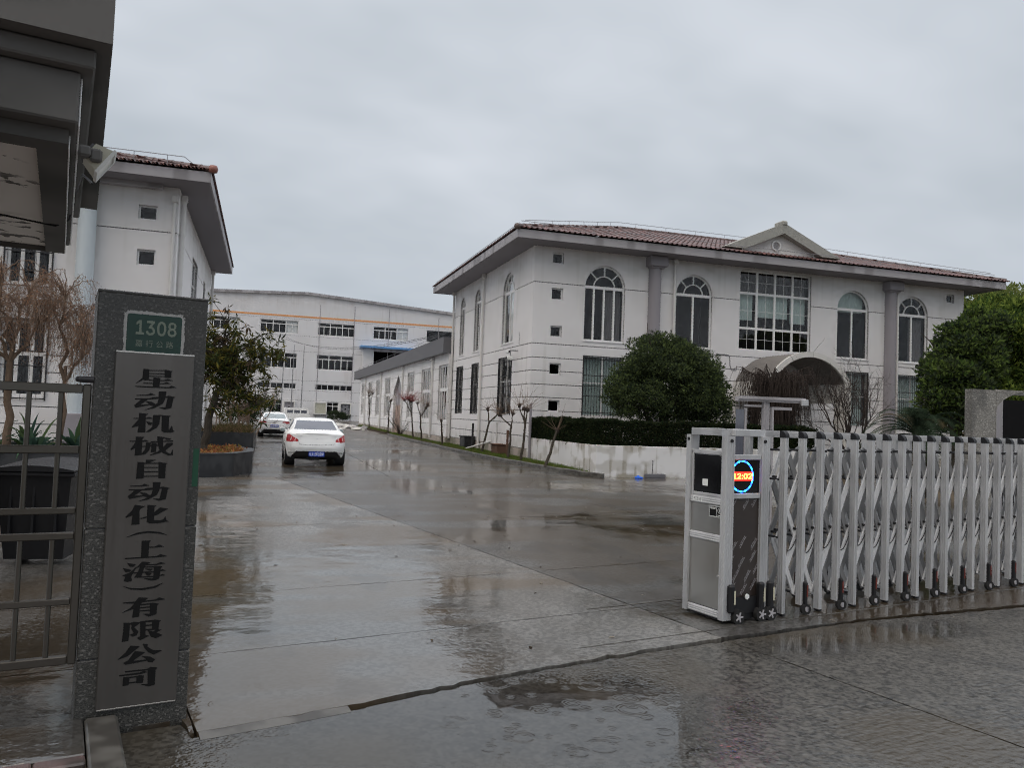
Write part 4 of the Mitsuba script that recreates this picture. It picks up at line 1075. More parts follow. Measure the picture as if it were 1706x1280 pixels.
for t in (-0.3, 1.8):
    part(CN, 'column', G(cb(-5.2, -4.8, t - 0.2, t + 0.2, 0, 2.71, 0.01)), 'canopy_render')
part(CN, 'booth_wall', G(bx(-5.15, -4.9, 0.0, 1.6, 0, 2.70)), 'canopy_render')

FD = thing('flood_lamp', 'cream outdoor floodlight on an arm fixed to the canopy edge', 'floodlight')
arm = G(cat(cb(-0.632, -0.58, -0.34, -0.27, 2.70, 2.75, 0.01), cb(-0.585, -0.535, -0.33, -0.28, 2.685, 2.745, 0.01)))
part(FD, 'bracket', arm, 'canopy_render')
# local x: along the canopy edge, y: the way the lens looks (out and down), z: up its face
M = np.array([[0, 0.82, -0.57, -0.548], [-0.98, 0.12, 0.17, -0.24], [0.03, -0.56, -0.80, 2.712], [0, 0, 0, 1.0]])
M[:3, :3] *= 0.92
lampm = lambda m: G(xf(m, M))
hv = np.array([[-0.085, 0.03, -0.065], [0.085, 0.03, -0.065], [0.085, 0.03, 0.065], [-0.085, 0.03, 0.065], [-0.06, -0.05, -0.045], [0.06, -0.05, -0.045], [0.06, -0.05, 0.045], [-0.06, -0.05, 0.045]])
hm = trimesh.convex.convex_hull(hv)
part(FD, 'housing', lampm((np.array(hm.vertices), np.array(hm.faces))), 'lamp_cream')
part(FD, 'frame', lampm(cat([bx(-0.092, 0.092, 0.03, 0.046, 0.058, 0.072), bx(-0.092, 0.092, 0.03, 0.046, -0.072, -0.058), bx(-0.092, -0.078, 0.03, 0.046, -0.0579, 0.0579), bx(0.078, 0.092, 0.03, 0.046, -0.0579, 0.0579)])), 'sign_white')
part(FD, 'lens', lampm(bx(-0.078, 0.078, 0.031, 0.038, -0.058, 0.058)), 'lamp_lens')
part(FD, 'fins', lampm(cat([bx(x, x + 0.006, -0.065, -0.045, -0.04, 0.04) for x in np.arange(-0.05, 0.05, 0.018)])), 'fascia_dark')

# ------------------------------------------------------------------ the retractable gate
RG = thing('retractable_gate', 'aluminium retractable gate of folding lattice frames with a display housing at its end', 'gate')
PITCH, S0, TF, TR_, TOPZ = 0.2305, 4.748, 0.34, 0.80, 1.562


def post_profile(w, d, grooves=None):
    """grooved aluminium section, centred in s, front at t = 0"""
    grooves = grooves or (3 if w > 0.06 else 1)
    pts = [(-w / 2, 0.004), (-w / 2 + 0.004, 0)]
    g = w / (grooves + 1)
    for k in range(grooves):
        x = -w / 2 + g * (k + 1)
        pts += [(x - 0.005, 0), (x - 0.003, 0.004), (x + 0.003, 0.004), (x + 0.005, 0)]
    pts += [(w / 2 - 0.004, 0), (w / 2, 0.004)]
    for sg in (1, -1):
        e = []
        for k in range(2):
            y = d * (k + 1) / 3
            e += [(sg * w / 2, y - 0.005), (sg * (w / 2 - 0.003), y - 0.003), (sg * (w / 2 - 0.003), y + 0.003), (sg * w / 2, y + 0.005)]
        pts += (e + [(w / 2, d), (-w / 2, d)]) if sg == 1 else e[::-1]
    return Polygon(pts)


PROF = post_profile(0.096, 0.055)


def post(s, t, z0, z1, w=0.096, d=0.055, flip=False):
    q = post_profile(w, d)
    if flip: q = affinity.scale(q, 1, -1, origin=(0, 0))
    v, f = extrude(q, z1 - z0)
    return v + [s, t, z0], f


def beam(s, t0, t1, z0, z1, w=0.09):
    out = [bx(s - w / 2, s + w / 2, t0, t1, z0, z1)]
    for k in range(3):
        z = z0 + (z1 - z0) * (k + 1) / 4
        out.append(bx(s - w / 2 - 0.003, s - w / 2, t0, t1, z - 0.004, z + 0.002))
    return cat(out)


cap_poly = Polygon([(0.0625, 0), (0.0625, 0.059)] + [(0.047 - 0.05 * math.sin(a), 0.007 + 0.052 * math.cos(a)) for a in np.linspace(0, math.pi / 2, 8)] + [(-0.003, 0)])
v, f = extrude(cap_poly, 0.046)
CAP = (np.column_stack([v[:, 2] - 0.023, v[:, 0], v[:, 1]]), f)
NP_ = 22
frames = []
for i in range(NP_):
    s = S0 + PITCH * i
    low = 0.075 if i % 2 else 0.02
    k = part(RG, 'frame', G(cat(post(s, TF, low, TOPZ - 0.055, 0.040, 0.060), post(s, TR_, low, TOPZ - 0.055, 0.040, 0.060, flip=True), beam(s, TF + 0.062, TR_ - 0.062, TOPZ - 0.056, TOPZ, 0.034))), 'aluminium')
    v, f = CAP
    part(k, 'cap', G((v + [s, TF - 0.001, TOPZ - 0.056], f)), 'black_plastic')
    part(k, 'cap', G((v * [1, -1, 1] + [s, TR_ + 0.001, TOPZ - 0.056], f[:, ::-1])), 'black_plastic')
    if i % 2:
        for t, sg in ((TF - 0.012, 1), (TR_ + 0.012, -1)):
            part(k, 'wheel_bracket', G(cat(cb(s + 0.002, s + 0.034, t - 0.022, t + 0.022, 0.07, 0.275, 0.010))), 'black_plastic')
            part(k, 'reflector', G(cb(s + 0.012, s + 0.026, t - 0.024 * sg - 0.001, t - 0.024 * sg + 0.001, 0.15, 0.25, 0.0004)), 'reflector')
            part(k, 'wheel', G(cat(cyl((s + 0.02, t - 0.005 * sg, 0.045), (math.sin(0.3), math.cos(0.3), 0), 0.046, 0.032, 18))), 'rubber', smooth=40)
            part(k, 'wheel_hub', G(cyl((s + 0.02, t - 0.022 * sg, 0.045), (0, 1, 0), 0.022, 0.008, 10)), 'fascia_paint')
    else:
        part(k, 'foot', G(cat(cb(s - 0.018, s + 0.018, TF - 0.004, TF + 0.059, 0.004, 0.02, 0.004), cb(s - 0.018, s + 0.018, TR_ - 0.059, TR_ + 0.004, 0.004, 0.02, 0.004))), 'black_plastic')
ZL, ZT = 0.164, 1.395
SLP = (ZT - ZL) / 2.5


def lattice(i, sg, t):
    """a flat bar that rises over two and a half frames, bolted at every crossing"""
    a = np.array([S0 + PITCH * i, ZL])
    b = np.array([S0 + PITCH * (i + 2.5 * sg), ZT])
    d = (b - a) / np.linalg.norm(b - a)
    q = bar(a - d * 0.02, b + d * 0.02, 0.052)
    return G.sheet(q, t, t + 0.014)


for t, th in ((TF + 0.075, 0.016), (TR_ - 0.105, 0.016)):
    for i in range(-3, NP_ + 3):
        for sg, tt in ((1, t), (-1, t + th)):
            end = i + 2.5 * sg
            a, b = min(i, end), max(i, end)
            if a < -0.2 or b > NP_ - 0.8: 
                continue
            part(RG, 'lattice_bar', lattice(i, sg, tt), 'lattice_metal' if sg == 1 and t < 0.6 else 'lattice_shade')  # one metal: lit and shaded bars told apart by painted colour
# short bars that close the lattice beside the housing
for t, th in ((TF + 0.075, 0.016), (TR_ - 0.105, 0.016)):
    for (s0, z0, s1, z1, o) in ((0, 0.655, 1.5, ZT, 0), (0, 1.148, 0.5, ZT, 0), (0, 1.148, 2, ZL, 1), (0, 0.655, 1, ZL, 1)):
        q = bar((S0 + PITCH * s0, z0), (S0 + PITCH * s1, z1), 0.044)
        part(RG, 'lattice_bar', G.sheet(q, t + th * o, t + th * o + 0.014), 'lattice_metal')
for i in range(NP_):
    s = S0 + PITCH * i
    ms = [tube([(s, TF + 0.055, z), (s, TR_ - 0.055, z)], 0.011, 6) for z in (ZL, 0.655, 1.148)]
    ms.append(tube([(s + PITCH / 2, TF + 0.06, ZT), (s + PITCH / 2, TR_ - 0.08, ZT)], 0.011, 6))
    ms.append(tube([(s - 0.03, TF + 0.09, 0.72), (s + 0.03, TF + 0.09, 0.71)], 0.013, 6))
    for m_ in ms: part(RG, 'pivot_rod', G(m_), 'black_plastic')
for i in range(NP_ - 1):
    s = S0 + PITCH * i
    a = np.linspace(0, 1, 9)
    part(RG, 'cable_loop', G(tube(np.column_stack([s + PITCH * a, a * 0 + TF + 0.066, 0.655 - 0.12 * np.sin(np.pi * a) - (0.03 * np.sin(np.pi * a) if i % 2 else 0)]), 0.0045, 5)), 'black_plastic')

# the drive housing at the end
U0, U1, T0, T1 = 4.035, 4.565, 0.325, 0.80
DR = part(RG, 'drive_housing', G(cat(
    post(4.035 + 0.047, T0, 0.03, 1.506), post(U0 + 0.047, T1, 0.03, 1.506, flip=True), post(U1 - 0.10, T0, 0.03, 1.51, w=0.05), post(U1 - 0.05, T0 + 0.006, 0.03, 1.51, w=0.045), post(U1 - 0.075, T1, 0.03, 1.506, w=0.095, flip=True),
    beam(U0 + 0.047, T0 + 0.06, T1 - 0.06, 1.508, 1.566), beam(U1 - 0.075, T0 + 0.06, T1 - 0.06, 1.508, 1.566),
    cb(U0 + 0.1, U1 - 0.13, T0 + 0.012, T0 + 0.05, 1.508, 1.566, 0.005), cb(U0 + 0.1, U1 - 0.13, T1 - 0.05, T1 - 0.012, 1.508, 1.566, 0.005),
    cb(U0 + 0.1, U1 - 0.13, T0 + 0.008, T0 + 0.05, 1.318, 1.358, 0.004), cb(U0 + 0.1, U1 - 0.13, T0 + 0.008, T0 + 0.05, 1.0, 1.042, 0.004),
    cb(U0 + 0.012, U0 + 0.05, T0 + 0.058, T1 - 0.058, 0.94, 1.0, 0.004), cb(U0 + 0.012, U0 + 0.05, T0 + 0.058, T1 - 0.058, 0.64, 0.70, 0.004), cb(U0 + 0.012, U0 + 0.05, T0 + 0.058, T1 - 0.058, 0.035, 0.095, 0.004),
    cb(U0 + 0.02, U0 + 0.05, T0 + 0.058, T1 - 0.058, 1.35, 1.382, 0.004), cb(U0 + 0.1, U1 - 0.13, T1 - 0.05, T1 - 0.012, 1.33, 1.37, 0.004))), 'aluminium')
for z in (0.950, 0.968, 0.984, 0.650, 0.668, 0.684, 0.046, 0.064, 0.080):
    part(DR, 'rail_groove', G(bx(U0 + 0.0085, U0 + 0.0118, T0 + 0.058, T1 - 0.058, z, z + 0.007)), 'lattice_metal')
part(DR, 'upper_panel', G(cb(U0 + 0.022, U0 + 0.034, T0 + 0.058, T1 - 0.058, 0.702, 0.938, 0.002)), 'stainless')
part(DR, 'lower_panel', G(cb(U0 + 0.022, U0 + 0.034, T0 + 0.058, T1 - 0.058, 0.097, 0.638, 0.002)), 'stainless')
part(DR, 'lock', G(cyl((U0 + 0.018, T0 + 0.085, 0.37), (1, 0, 0), 0.010, 0.012, 12)), 'chrome')
part(DR, 'side_window', G(bx(U0 + 0.03, U0 + 0.04, T0 + 0.07, T1 - 0.07, 1.03, 1.345)), 'screen_black')
part(DR, 'window_frame', G(cat(cb(U0 + 0.016, U0 + 0.042, T0 + 0.058, T0 + 0.075, 1.0, 1.35, 0.003), cb(U0 + 0.016, U0 + 0.042, T1 - 0.075, T1 - 0.058, 1.0, 1.35, 0.003), cb(U0 + 0.018, U0 + 0.05, T0 + 0.076, T1 - 0.076, 1.002, 1.028, 0.003))), 'aluminium')
part(DR, 'paper_sticker', G(cb(U0 + 0.0285, U0 + 0.0298, 0.56, 0.625, 1.085, 1.142, 0.0003)), 'sign_white')
part(DR, 'rear_panel', G(cat(bx(U0 + 0.11, U1 - 0.13, T1 - 0.035, T1 - 0.02, 0.05, 1.32), bx(U1 - 0.04, U1 - 0.03, T0 + 0.07, T1 - 0.07, 0.05, 1.32), bx(U0 + 0.05, U1 - 0.05, T0 + 0.06, T1 - 0.06, 1.30, 1.312))), 'fascia_dark')
part(DR, 'base_box', G(bx(U0 + 0.02, U1 - 0.02, T0 + 0.02, T1 - 0.02, 0.022, 0.10)), 'black_plastic')
# warning stickers with a person-in-circle mark
Fx = Frame(G.M[:2, :3] @ np.array([U0, 0, 0]) + G.M[:2, 3], G.M[:2, 1], -G.M[:2, 0])      # u = t, outwards = -s
part(DR, 'sticker', Fx.sheet(sbox(0.366, 0.842, 0.525, 0.932), -0.0215, -0.0205), 'sign_white')
part(DR, 'sticker_panel', Fx.sheet(unary_union([sbox(0.449, 0.848, 0.520, 0.926), sbox(0.371, 0.848, 0.443, 0.926)]), -0.0204, -0.0196), 'letter_black')
mk = unary_union([ring_strip((0.407, 0.897), 0.019, 0.023, 0, 2 * np.pi), sbox(0.404, 0.884, 0.410, 0.905), bar((0.400, 0.902), (0.414, 0.908), 0.004), sbox(0.385, 0.855, 0.43, 0.861), sbox(0.455, 0.906, 0.514, 0.911), sbox(0.455, 0.914, 0.514, 0.919)])
part(DR, 'sticker_mark', Fx.sheet(mk, -0.0195, -0.019), 'sign_white')
part(DR, 'name_sticker', Fx.sheet(sbox(0.60, 0.95, 0.71, 0.99), -0.0084, -0.008), 'sign_white')
part(DR, 'name_print', Fx.sheet(unary_union([sbox(x, z, x + 0.012, z + 0.006) for x in np.arange(0.612, 0.7, 0.019) for z in (0.957, 0.968, 0.978)]), -0.0079, -0.0074), 'fascia_dark')
# the display
DF = T0 + 0.030
part(DR, 'display', FG(bx(U0 + 0.097, U1 - 0.125, -DF - 0.01, -DF, 1.044, 1.316)), 'screen_black')


def led(name, poly, d, c, power):
    k = part(DR, name, FG.sheet(poly, d, d + 0.0012), 'screen_black')
    scene[k]['emitter'] = {'type': 'area', 'radiance': {'type': 'rgb', 'value': [x * power for x in c]}}
    return k


cx, cz = 4.24, 1.180
n = 28
for q in range(n):
    a = 2 * np.pi * q / n
    pass
blue, cyan = [], []
for q in range(n):
    a0, a1 = 2 * np.pi * (q + 0.06) / n, 2 * np.pi * (q + 0.94) / n
    seg = affinity.scale(ring_strip((cx, cz), 0.118, 0.131, a0, a1, 4), 1.0, 1.0, origin=(cx, cz))
    (blue if q % 2 else cyan).append(seg)
led('blue_light', unary_union(blue), -DF + 0.001, (0.01, 0.05, 1.0), 3.4)
led('cyan_light', unary_union(cyan), -DF + 0.001, (0.02, 0.42, 1.0), 2.4)
led('red_display', sbox(cx - 0.124, cz - 0.034, cx + 0.120, cz + 0.036), -DF + 0.0005, (1.0, 0.018, 0.01), 1.5)
v, f = lettering('12:02', 0.044)
v = v * [0.225 / v[:, 0].max(), 1, 0.5]
k = part(DR, 'clock_digits', FG((np.column_stack([v[:, 0] + cx - 0.113, v[:, 2] - DF + 0.0024, v[:, 1] + cz - 0.02]), f[:, ::-1])), 'screen_black')
scene[k]['emitter'] = {'type': 'area', 'radiance': {'type': 'rgb', 'value': [3.2, 1.15, 0.12]}}
part(DR, 'front_panel', FG(bx(U0 + 0.097, U1 - 0.125, -DF - 0.01, -DF, 0.20, 0.998)), 'film_brown')
# protective film with slanting lines of print
fr_ = np.random.default_rng(5)
prn = []
for (u, z) in [(4.15, .94), (4.30, .95), (4.40, .97), (4.17, .60), (4.27, .64), (4.40, .62), (4.14, .49), (4.26, .47), (4.39, .52), (4.20, .37), (4.33, .36), (4.43, .42), (4.16, .27), (4.29, .25), (4.40, .29)]:
    d = np.array([0.58, 0.815])
    nrm = np.array([-d[1], d[0]])
    o = np.array([u, z]) - d * 0.055
    prn.append(bar(o, o + d * 0.115, 0.003))
    for q in np.arange(0.012, 0.105, 0.011):
        c0 = o + d * q + nrm * 0.006
        h = 0.010 + 0.008 * fr_.random()
        prn.append(bar(c0, c0 + nrm * h + d * 0.003, 0.0022))
        if fr_.random() < 0.6: prn.append(bar(c0 + nrm * h, c0 + nrm * h * 0.8 + d * 0.009, 0.002))
prn = unary_union(prn).intersection(sbox(U0 + 0.1, 0.215, U1 - 0.128, 0.99))
part(DR, 'film_print', FG.sheet(prn, -DF + 0.0002, -DF + 0.0008), 'fascia_paint')
part(DR, 'bumper', G(cat(bx(U0 + 0.097, U1 - 0.1, T0 + 0.01, T0 + 0.05, 0.07, 0.198))), 'black_plastic')
for s in (U0 + 0.075, U1 - 0.12, U1 - 0.01):
    part(DR, 'wheel_guard', G(cat(cb(s - 0.03, s + 0.03, T0 - 0.035, T0 + 0.02, 0.09, 0.315, 0.014))), 'black_plastic')
    part(DR, 'guard_strip', G(cb(s + 0.008, s + 0.026, T0 - 0.039, T0 - 0.036, 0.16, 0.27, 0.001)), 'reflector_pale')
for s in (U0 + 0.15, U1 - 0.12, U1 - 0.01):
    k = part(DR, 'wheel', G(cyl((s, T0 - 0.012, 0.055), (0, 1, 0), 0.062, 0.04, 22)), 'rubber', smooth=40)
    part(k if k.count('__') < 2 else DR, 'wheel_hub', G(cat(cyl((s, T0 - 0.034, 0.055), (0, 1, 0), 0.016, 0.008, 12), *[xf(bx(0.012, 0.04, -0.003, 0.003, -0.006, 0.006), np.array([[math.cos(a), 0, math.sin(a), s], [0, 1, 0, T0 - 0.0345], [math.sin(a), 0, -math.cos(a), 0.055], [0, 0, 0, 1.0]])) for a in np.arange(5) * 2 * np.pi / 5])), 'fascia_paint')
part(DR, 'eyelet', FG(cat(cyl((4.30, -T0 + 0.001, 0.205), (0, 1, 0), 0.022, 0.008, 14))), 'sign_white')
part(DR, 'knob', G(cat(cyl((U0 + 0.05, T0 - 0.004, 1.47), (0, 1, 0), 0.014, 0.012, 12), cyl((U1 - 0.10, T0 - 0.004, 1.47), (0, 1, 0), 0.014, 0.012, 12), cyl((U0 + 0.0, T1 - 0.03, 1.47), (1, 0, 0), 0.014, 0.012, 12))), 'black_plastic')

# ------------------------------------------------------------------ aluminium frame behind the gate
AF = thing('turnstile_frame', 'aluminium frame of a side passage with an overhanging beam behind the retractable gate', 'frame')
FA = Frame((6.25, 9.55), (math.cos(-0.12), math.sin(-0.12)), (math.sin(-0.12), -math.cos(-0.12)))
def prof_beam(u0, u1, d0, d1, z0, z1):
    return cat(bx(u0, u1, d0, d1, z0, z1), bx(u0, u1, d1, d1 + 0.02, z1 - 0.03, z1 + 0.01), bx(u0, u1, d1, d1 + 0.012, z0 + 0.02, z0 + 0.035))
part(AF, 'top_beam', FA(prof_beam(-0.02, 0.98, 0, 0.10, 1.935, 1.995)), 'fascia_paint')
part(AF, 'beam_end', FA(cb(0.90, 1.0, 0.122, 0.16, 1.90, 1.985, 0.004)), 'aluminium')
part(AF, 'post', FA(cat([bx(0.37 + q * 0.036, 0.40 + q * 0.036, 0.02, 0.08 - 0.012 * q, 0, 1.935) for q in range(3)])), 'fascia_paint')
part(AF, 'inner_frame', FA(cat(bx(0.50, 0.53, 0.02, 0.07, 0, 1.87), bx(0.535, 0.8, 0.02, 0.07, 1.83, 1.87), bx(0.10, 0.35, 0.02, 0.07, 1.86, 1.89), bx(0.10, 0.13, 0.02, 0.06, 0, 1.84))), 'fascia_paint')
part(AF, 'dark_panel', FA(bx(-0.02, 0.095, 0.03, 0.05, 0.1, 1.82)), 'car_glass')

# ------------------------------------------------------------------ granite gate booth on the right
GB = thing('granite_booth', 'speckled granite gate wall with an arched opening at the right edge', 'wall')
FB = Frame((9.84, 9.0), (1, 0), (0, -1))
arch = Polygon([(0.455, -0.2), (0.455, 1.94)] + [(0.455 + 1.5 - 1.5 * math.cos(a), 1.94 + 0.42 * math.sin(a)) for a in np.linspace(0.05, math.pi - 0.05, 24)] + [(3.455, 1.94), (3.455, -0.2)])
part(GB, 'core', FB.sheet(sbox(0.02, 0, 4.0, 2.2).difference(arch.buffer(0.01)), -0.12, -0.03), 'joint_dark')
for a, b, z0, z1 in ((0.0, 0.445, 0.0, 1.1), (0.0, 0.445, 1.106, 2.255), (0.451, 1.9, 0.0, 2.268), (1.906, 3.6, 0, 2.27), (3.606, 4.2, 0, 2.27)):
    q = sbox(a, z0, b, z1).difference(arch)
    if q.area > 0.01: part(GB, 'stone_slab', FB.sheet(q, -0.03, 0.0), 'granite_pale')
part(GB, 'side_slab', FB(bx(0.0, 0.019, -0.13, -0.031, 0, 2.2)), 'granite_pale')
part(GB, 'cap_stone', FB(cb(0.0, 4.2, -0.135, -0.035, 2.2, 2.25, 0.004)), 'granite_pale')
part(GB, 'back_panel', FB(bx(2.2, 6.0, -1.5, -1.4, 0, 2.2)), 'room_dark')
part(GB, 'reveal', FB(bx(1.02, 1.16, -0.75, -0.5, 0, 2.15)), 'fascia_paint')
# ------------------------------------------------------------------ cars
from scipy.interpolate import PchipInterpolator


def sedan(name, label, x, y, rot, plate, lights, glass, z=0.0, group=None):
    """a saloon lofted in horizontal slices; rear bumper at local y = 0, nose at +y"""
    Z = [0.20, 0.27, 0.36, 0.46, 0.58, 0.66, 0.74, 0.84, 0.92, 0.965, 0.985, 1.02, 1.055, 1.075, 1.10, 1.16, 1.23, 1.30, 1.36, 1.40, 1.43, 1.450, 1.456]
    R = [0.32, 0.16, 0.075, 0.03, 0.0, 0.012, 0.03, 0.055, 0.07, 0.075, 0.10, 0.30, 0.62, 0.78, 0.87, 1.05, 1.26, 1.50, 1.74, 1.92, 2.10, 2.35, 2.60]
    Fr = [4.55, 4.68, 4.75, 4.785, 4.79, 4.775, 4.74, 4.55, 4.2, 3.9, 3.7, 3.5, 3.36, 3.28, 3.22, 3.10, 2.98, 2.86, 2.78, 2.74, 2.72, 2.70, 2.65]
    W = [0.80, 0.86, 0.895, 0.912, 0.922, 0.926, 0.926, 0.918, 0.90, 0.885, 0.872, 0.845, 0.815, 0.80, 0.785, 0.752, 0.718, 0.682, 0.645, 0.60, 0.54, 0.40, 0.20]
    zs = np.unique(np.concatenate([np.linspace(0.20, 1.06, 54), np.linspace(1.06, 1.40, 28), np.linspace(1.40, 1.456, 12), [0.45, 0.66, 0.74, 0.96, 1.10, 1.365]]))
    r, fr_, w = (PchipInterpolator(Z, q)(zs) for q in (R, Fr, W))
    n = 176
    th = np.arange(n) * 2 * np.pi / n
    # denser at the corners and along both ends
    ex = np.where(np.sin(th) < 0, 0.36, 0.42)[None, :]
    cs, sn = np.cos(th)[None, :], np.sin(th)[None, :]
    X = w[:, None] * np.sign(cs) * np.abs(cs) ** ex
    Y = ((r + fr_) / 2)[:, None] + ((fr_ - r) / 2)[:, None] * np.sign(sn) * np.abs(sn) ** ex
    # the boot edge and the bumper bow outwards in plan
    P = np.stack([X, Y, np.repeat(zs[:, None], n, 1)], -1)
    nz = len(zs)
    i, j = np.meshgrid(np.arange(nz - 1), np.arange(n), indexing='ij')
    q = np.stack([i * n + j, i * n + (j + 1) % n, (i + 1) * n + (j + 1) % n, (i + 1) * n + j], -1).reshape(-1, 4)
    V = P.reshape(-1, 3)
    c = V[q].mean(1)
    nr = np.cross(V[q[:, 1]] - V[q[:, 0]], V[q[:, 3]] - V[q[:, 0]])
    nr /= np.linalg.norm(nr, axis=1, keepdims=True) + 1e-12
    ax, cy, cz = np.abs(c[:, 0]), c[:, 1], c[:, 2]
    # wheel arches
    arch = np.zeros(len(q), bool)
    for wy in (0.98, 3.80):
        arch |= (np.hypot(cy - wy, cz - 0.32) < 0.355) & (ax > 0.6) & (np.abs(nr[:, 0]) > 0.25)
    back = (nr[:, 1] < -0.12) | ((c[:, 1] < 2.0) & (np.abs(nr[:, 0]) < 0.6))
    rear_glass = (cz > 1.10) & (cz < 1.365) & (cy < 2.0) & (ax < 0.665 - 0.42 * (cz - 1.10)) & (nr[:, 0] ** 2 < 0.35)
    side_glass = (cz > 1.09) & (cz < 1.37) & (~rear_glass) & (np.abs(nr[:, 0]) > 0.55) & (cy > 1.30 + 1.5 * (cz - 1.09)) & (cy < 3.0) & (np.abs(cy - 2.12) > 0.05)
    wind = (cz > 1.06) & (cz < 1.38) & (nr[:, 1] > 0.3) & (cy > 2.4) & (ax < 0.66)
    if lights == 'high':
        lo, hi = 0.735 + 0.10 * np.clip((0.92 - ax) / 0.3, 0, 1) * 0 + 0.02 * (ax < 0.7), 0.955 - 0.16 * np.clip((0.80 - ax) / 0.26, 0, 1)
        tail = (ax > 0.545) & (cy < 0.62) & (cz > lo) & (cz < hi) & (cz < 0.955)
    else:
        tail = (ax > 0.45) & (cy < 0.55) & (cz > 0.80 + 0.05 * (ax < 0.62)) & (cz < 0.93)
    low = (cz < 0.455) & (cy < 0.6) & (ax < 0.74 - 0.9 * np.clip(cz - 0.30, 0, 1))
    under = (cz < 0.27) & ~low
    sel = dict(body=~(arch | rear_glass | side_glass | tail | low | under | wind), rear_window=rear_glass & ~arch, side_window=side_glass & ~arch, windscreen=wind, valance=(low | under) & ~arch)
    root = thing(name, label, 'car', group)
    tri = lambda m: np.vstack([q[m][:, [0, 1, 2]], q[m][:, [0, 2, 3]]])
    put = lambda m: mv((m[0] * 0.92, m[1]), x, y, z, rot)
    def clean(m):
        f = tri(m)
        u = np.unique(f)
        k = np.zeros(len(V), int); k[u] = np.arange(len(u))
        return V[u], k[f]
    b = clean(sel['body'])
    cap_i = (nz - 1) * n + np.arange(n)
    roofcap = (np.vstack([V[cap_i], V[cap_i].mean(0)]), np.stack([np.arange(n), (np.arange(n) + 1) % n, np.full(n, n)], 1))
    part(root, 'body', put(cat(b, roofcap)), 'car_white', smooth=40)
    part(root, 'rear_window', put(clean(sel['rear_window'])), glass, smooth=True)
    part(root, 'windscreen', put(clean(sel['windscreen'])), 'car_glass', smooth=True)
    for sg, lab in ((-1, 0), (1, 1)):
        m = sel['side_window'] & (np.sign(c[:, 0]) == sg)
        if m.any(): part(root, 'side_window', put(clean(m)), 'car_glass', smooth=True)
        m = tail & (np.sign(c[:, 0]) == sg)
        k = part(root, 'tail_light', put(clean(m)), 'tail_red', smooth=True)
        if lights == 'high':
            bars = []
            for t in (0, 2):
                bars.append(xf(bx(-0.011, 0.011, -0.004, 0.004, -0.055, 0.055), np.array([[1, 0, 0.25 * -sg, sg * (0.64 + 0.062 * t)], [0, 1, 0.1, 0.045 + 0.020 * t * t + 0.004], [0, 0, 1, 0.835], [0, 0, 0, 1.0]])))
            part(k, 'lens_bar', put(cat(bars)), 'tail_white')
    part(root, 'valance', put(clean(sel['valance'])), 'black_plastic', smooth=True)
    part(root, 'underbody', put(cat(bx(-0.70, 0.70, 0.35, 4.5, 0.22, 0.55), bx(-0.78, 0.78, 0.5, 1.45, 0.3, 0.72), bx(-0.78, 0.78, 3.3, 4.25, 0.3, 0.68))), 'black_plastic')
    part(root, 'exhaust', put(cat(cb(-0.30, 0.12, 0.18, 0.55, 0.19, 0.29, 0.03))), 'black_plastic')
    part(root, 'bumper_slot', put(cat(cb(-0.83, -0.60, 0.02, 0.09, 0.405, 0.425, 0.004), cb(0.60, 0.83, 0.02, 0.09, 0.405, 0.425, 0.004))), 'black_plastic')
    part(root, 'boot_lip', put(cat(tube([(-0.62, 0.13, 0.975), (-0.3, 0.085, 0.993), (0, 0.075, 0.997), (0.3, 0.085, 0.993), (0.62, 0.13, 0.975)], 0.017, 8))), 'car_white', smooth=True)
    gap = [(-0.56, 0.035, 0.80), (-0.50, 0.018, 0.665), (0, 0.006, 0.652), (0.50, 0.018, 0.665), (0.56, 0.035, 0.80)]
    part(root, 'boot_gap', put(tube(gap, 0.005, 4)), 'fascia_dark')
    part(root, 'badge_strip', put(cat(bx(-0.62, -0.44, 0.045, 0.058, 0.925, 0.935), bx(0.46, 0.60, 0.048, 0.058, 0.925, 0.935))), 'chrome')
    if lights == 'high':
        em = Polygon([(-.03, -.045), (-.018, -.015), (-.034, .0), (-.02, .012), (-.03, .04), (-.012, .03), (0, .045), (.012, .03), (.034, .042), (.02, .012), (.03, .0), (.014, -.012), (.03, -.045), (.012, -.03), (0, -.012), (-.012, -.03)])
        v, f = extrude(em, 0.012)
        part(root, 'emblem', put((np.column_stack([v[:, 0], 0.062 - v[:, 2] * 1.0, v[:, 1] + 0.815]), f)), 'chrome')
    else:
        part(root, 'emblem', put(cyl((0, 0.06, 0.875), (0, 1, 0), 0.055, 0.02, 20)), 'chrome', smooth=40)
    pz, py = (0.375, 0.03) if lights == 'high' else (0.66, -0.012)
    k = part(root, 'number_plate', put(cb(-0.23, 0.23, py - 0.014, py - 0.002, pz - 0.07, pz + 0.07, 0.004)), 'plate_blue')
    if plate:
        v, f = lettering(plate, 0.085)
        w_ = v[:, 0].max()
        v = v * [0.355 / w_, 1, 1]
        gl = affinity.translate(affinity.scale(small_glyph('皖'), 0.062, 0.095, origin=(0, 0)), -0.215, pz - 0.037)
        gv, gf = extrude(gl, 0.002)
        part(k, 'plate_text', put(cat((np.column_stack([v[:, 0] - 0.142, py - 0.0145 - v[:, 2], v[:, 1] + pz - 0.042]), f), (np.column_stack([gv[:, 0], py - 0.0145 - gv[:, 2], gv[:, 1]]), gf))), 'sign_white')
    else:
        part(k, 'plate_text', put(cat([bx(u, u + 0.035, py - 0.0165, py - 0.0145, pz - 0.04, pz + 0.04) for u in np.arange(-0.2, 0.19, 0.06)])), 'sign_white')
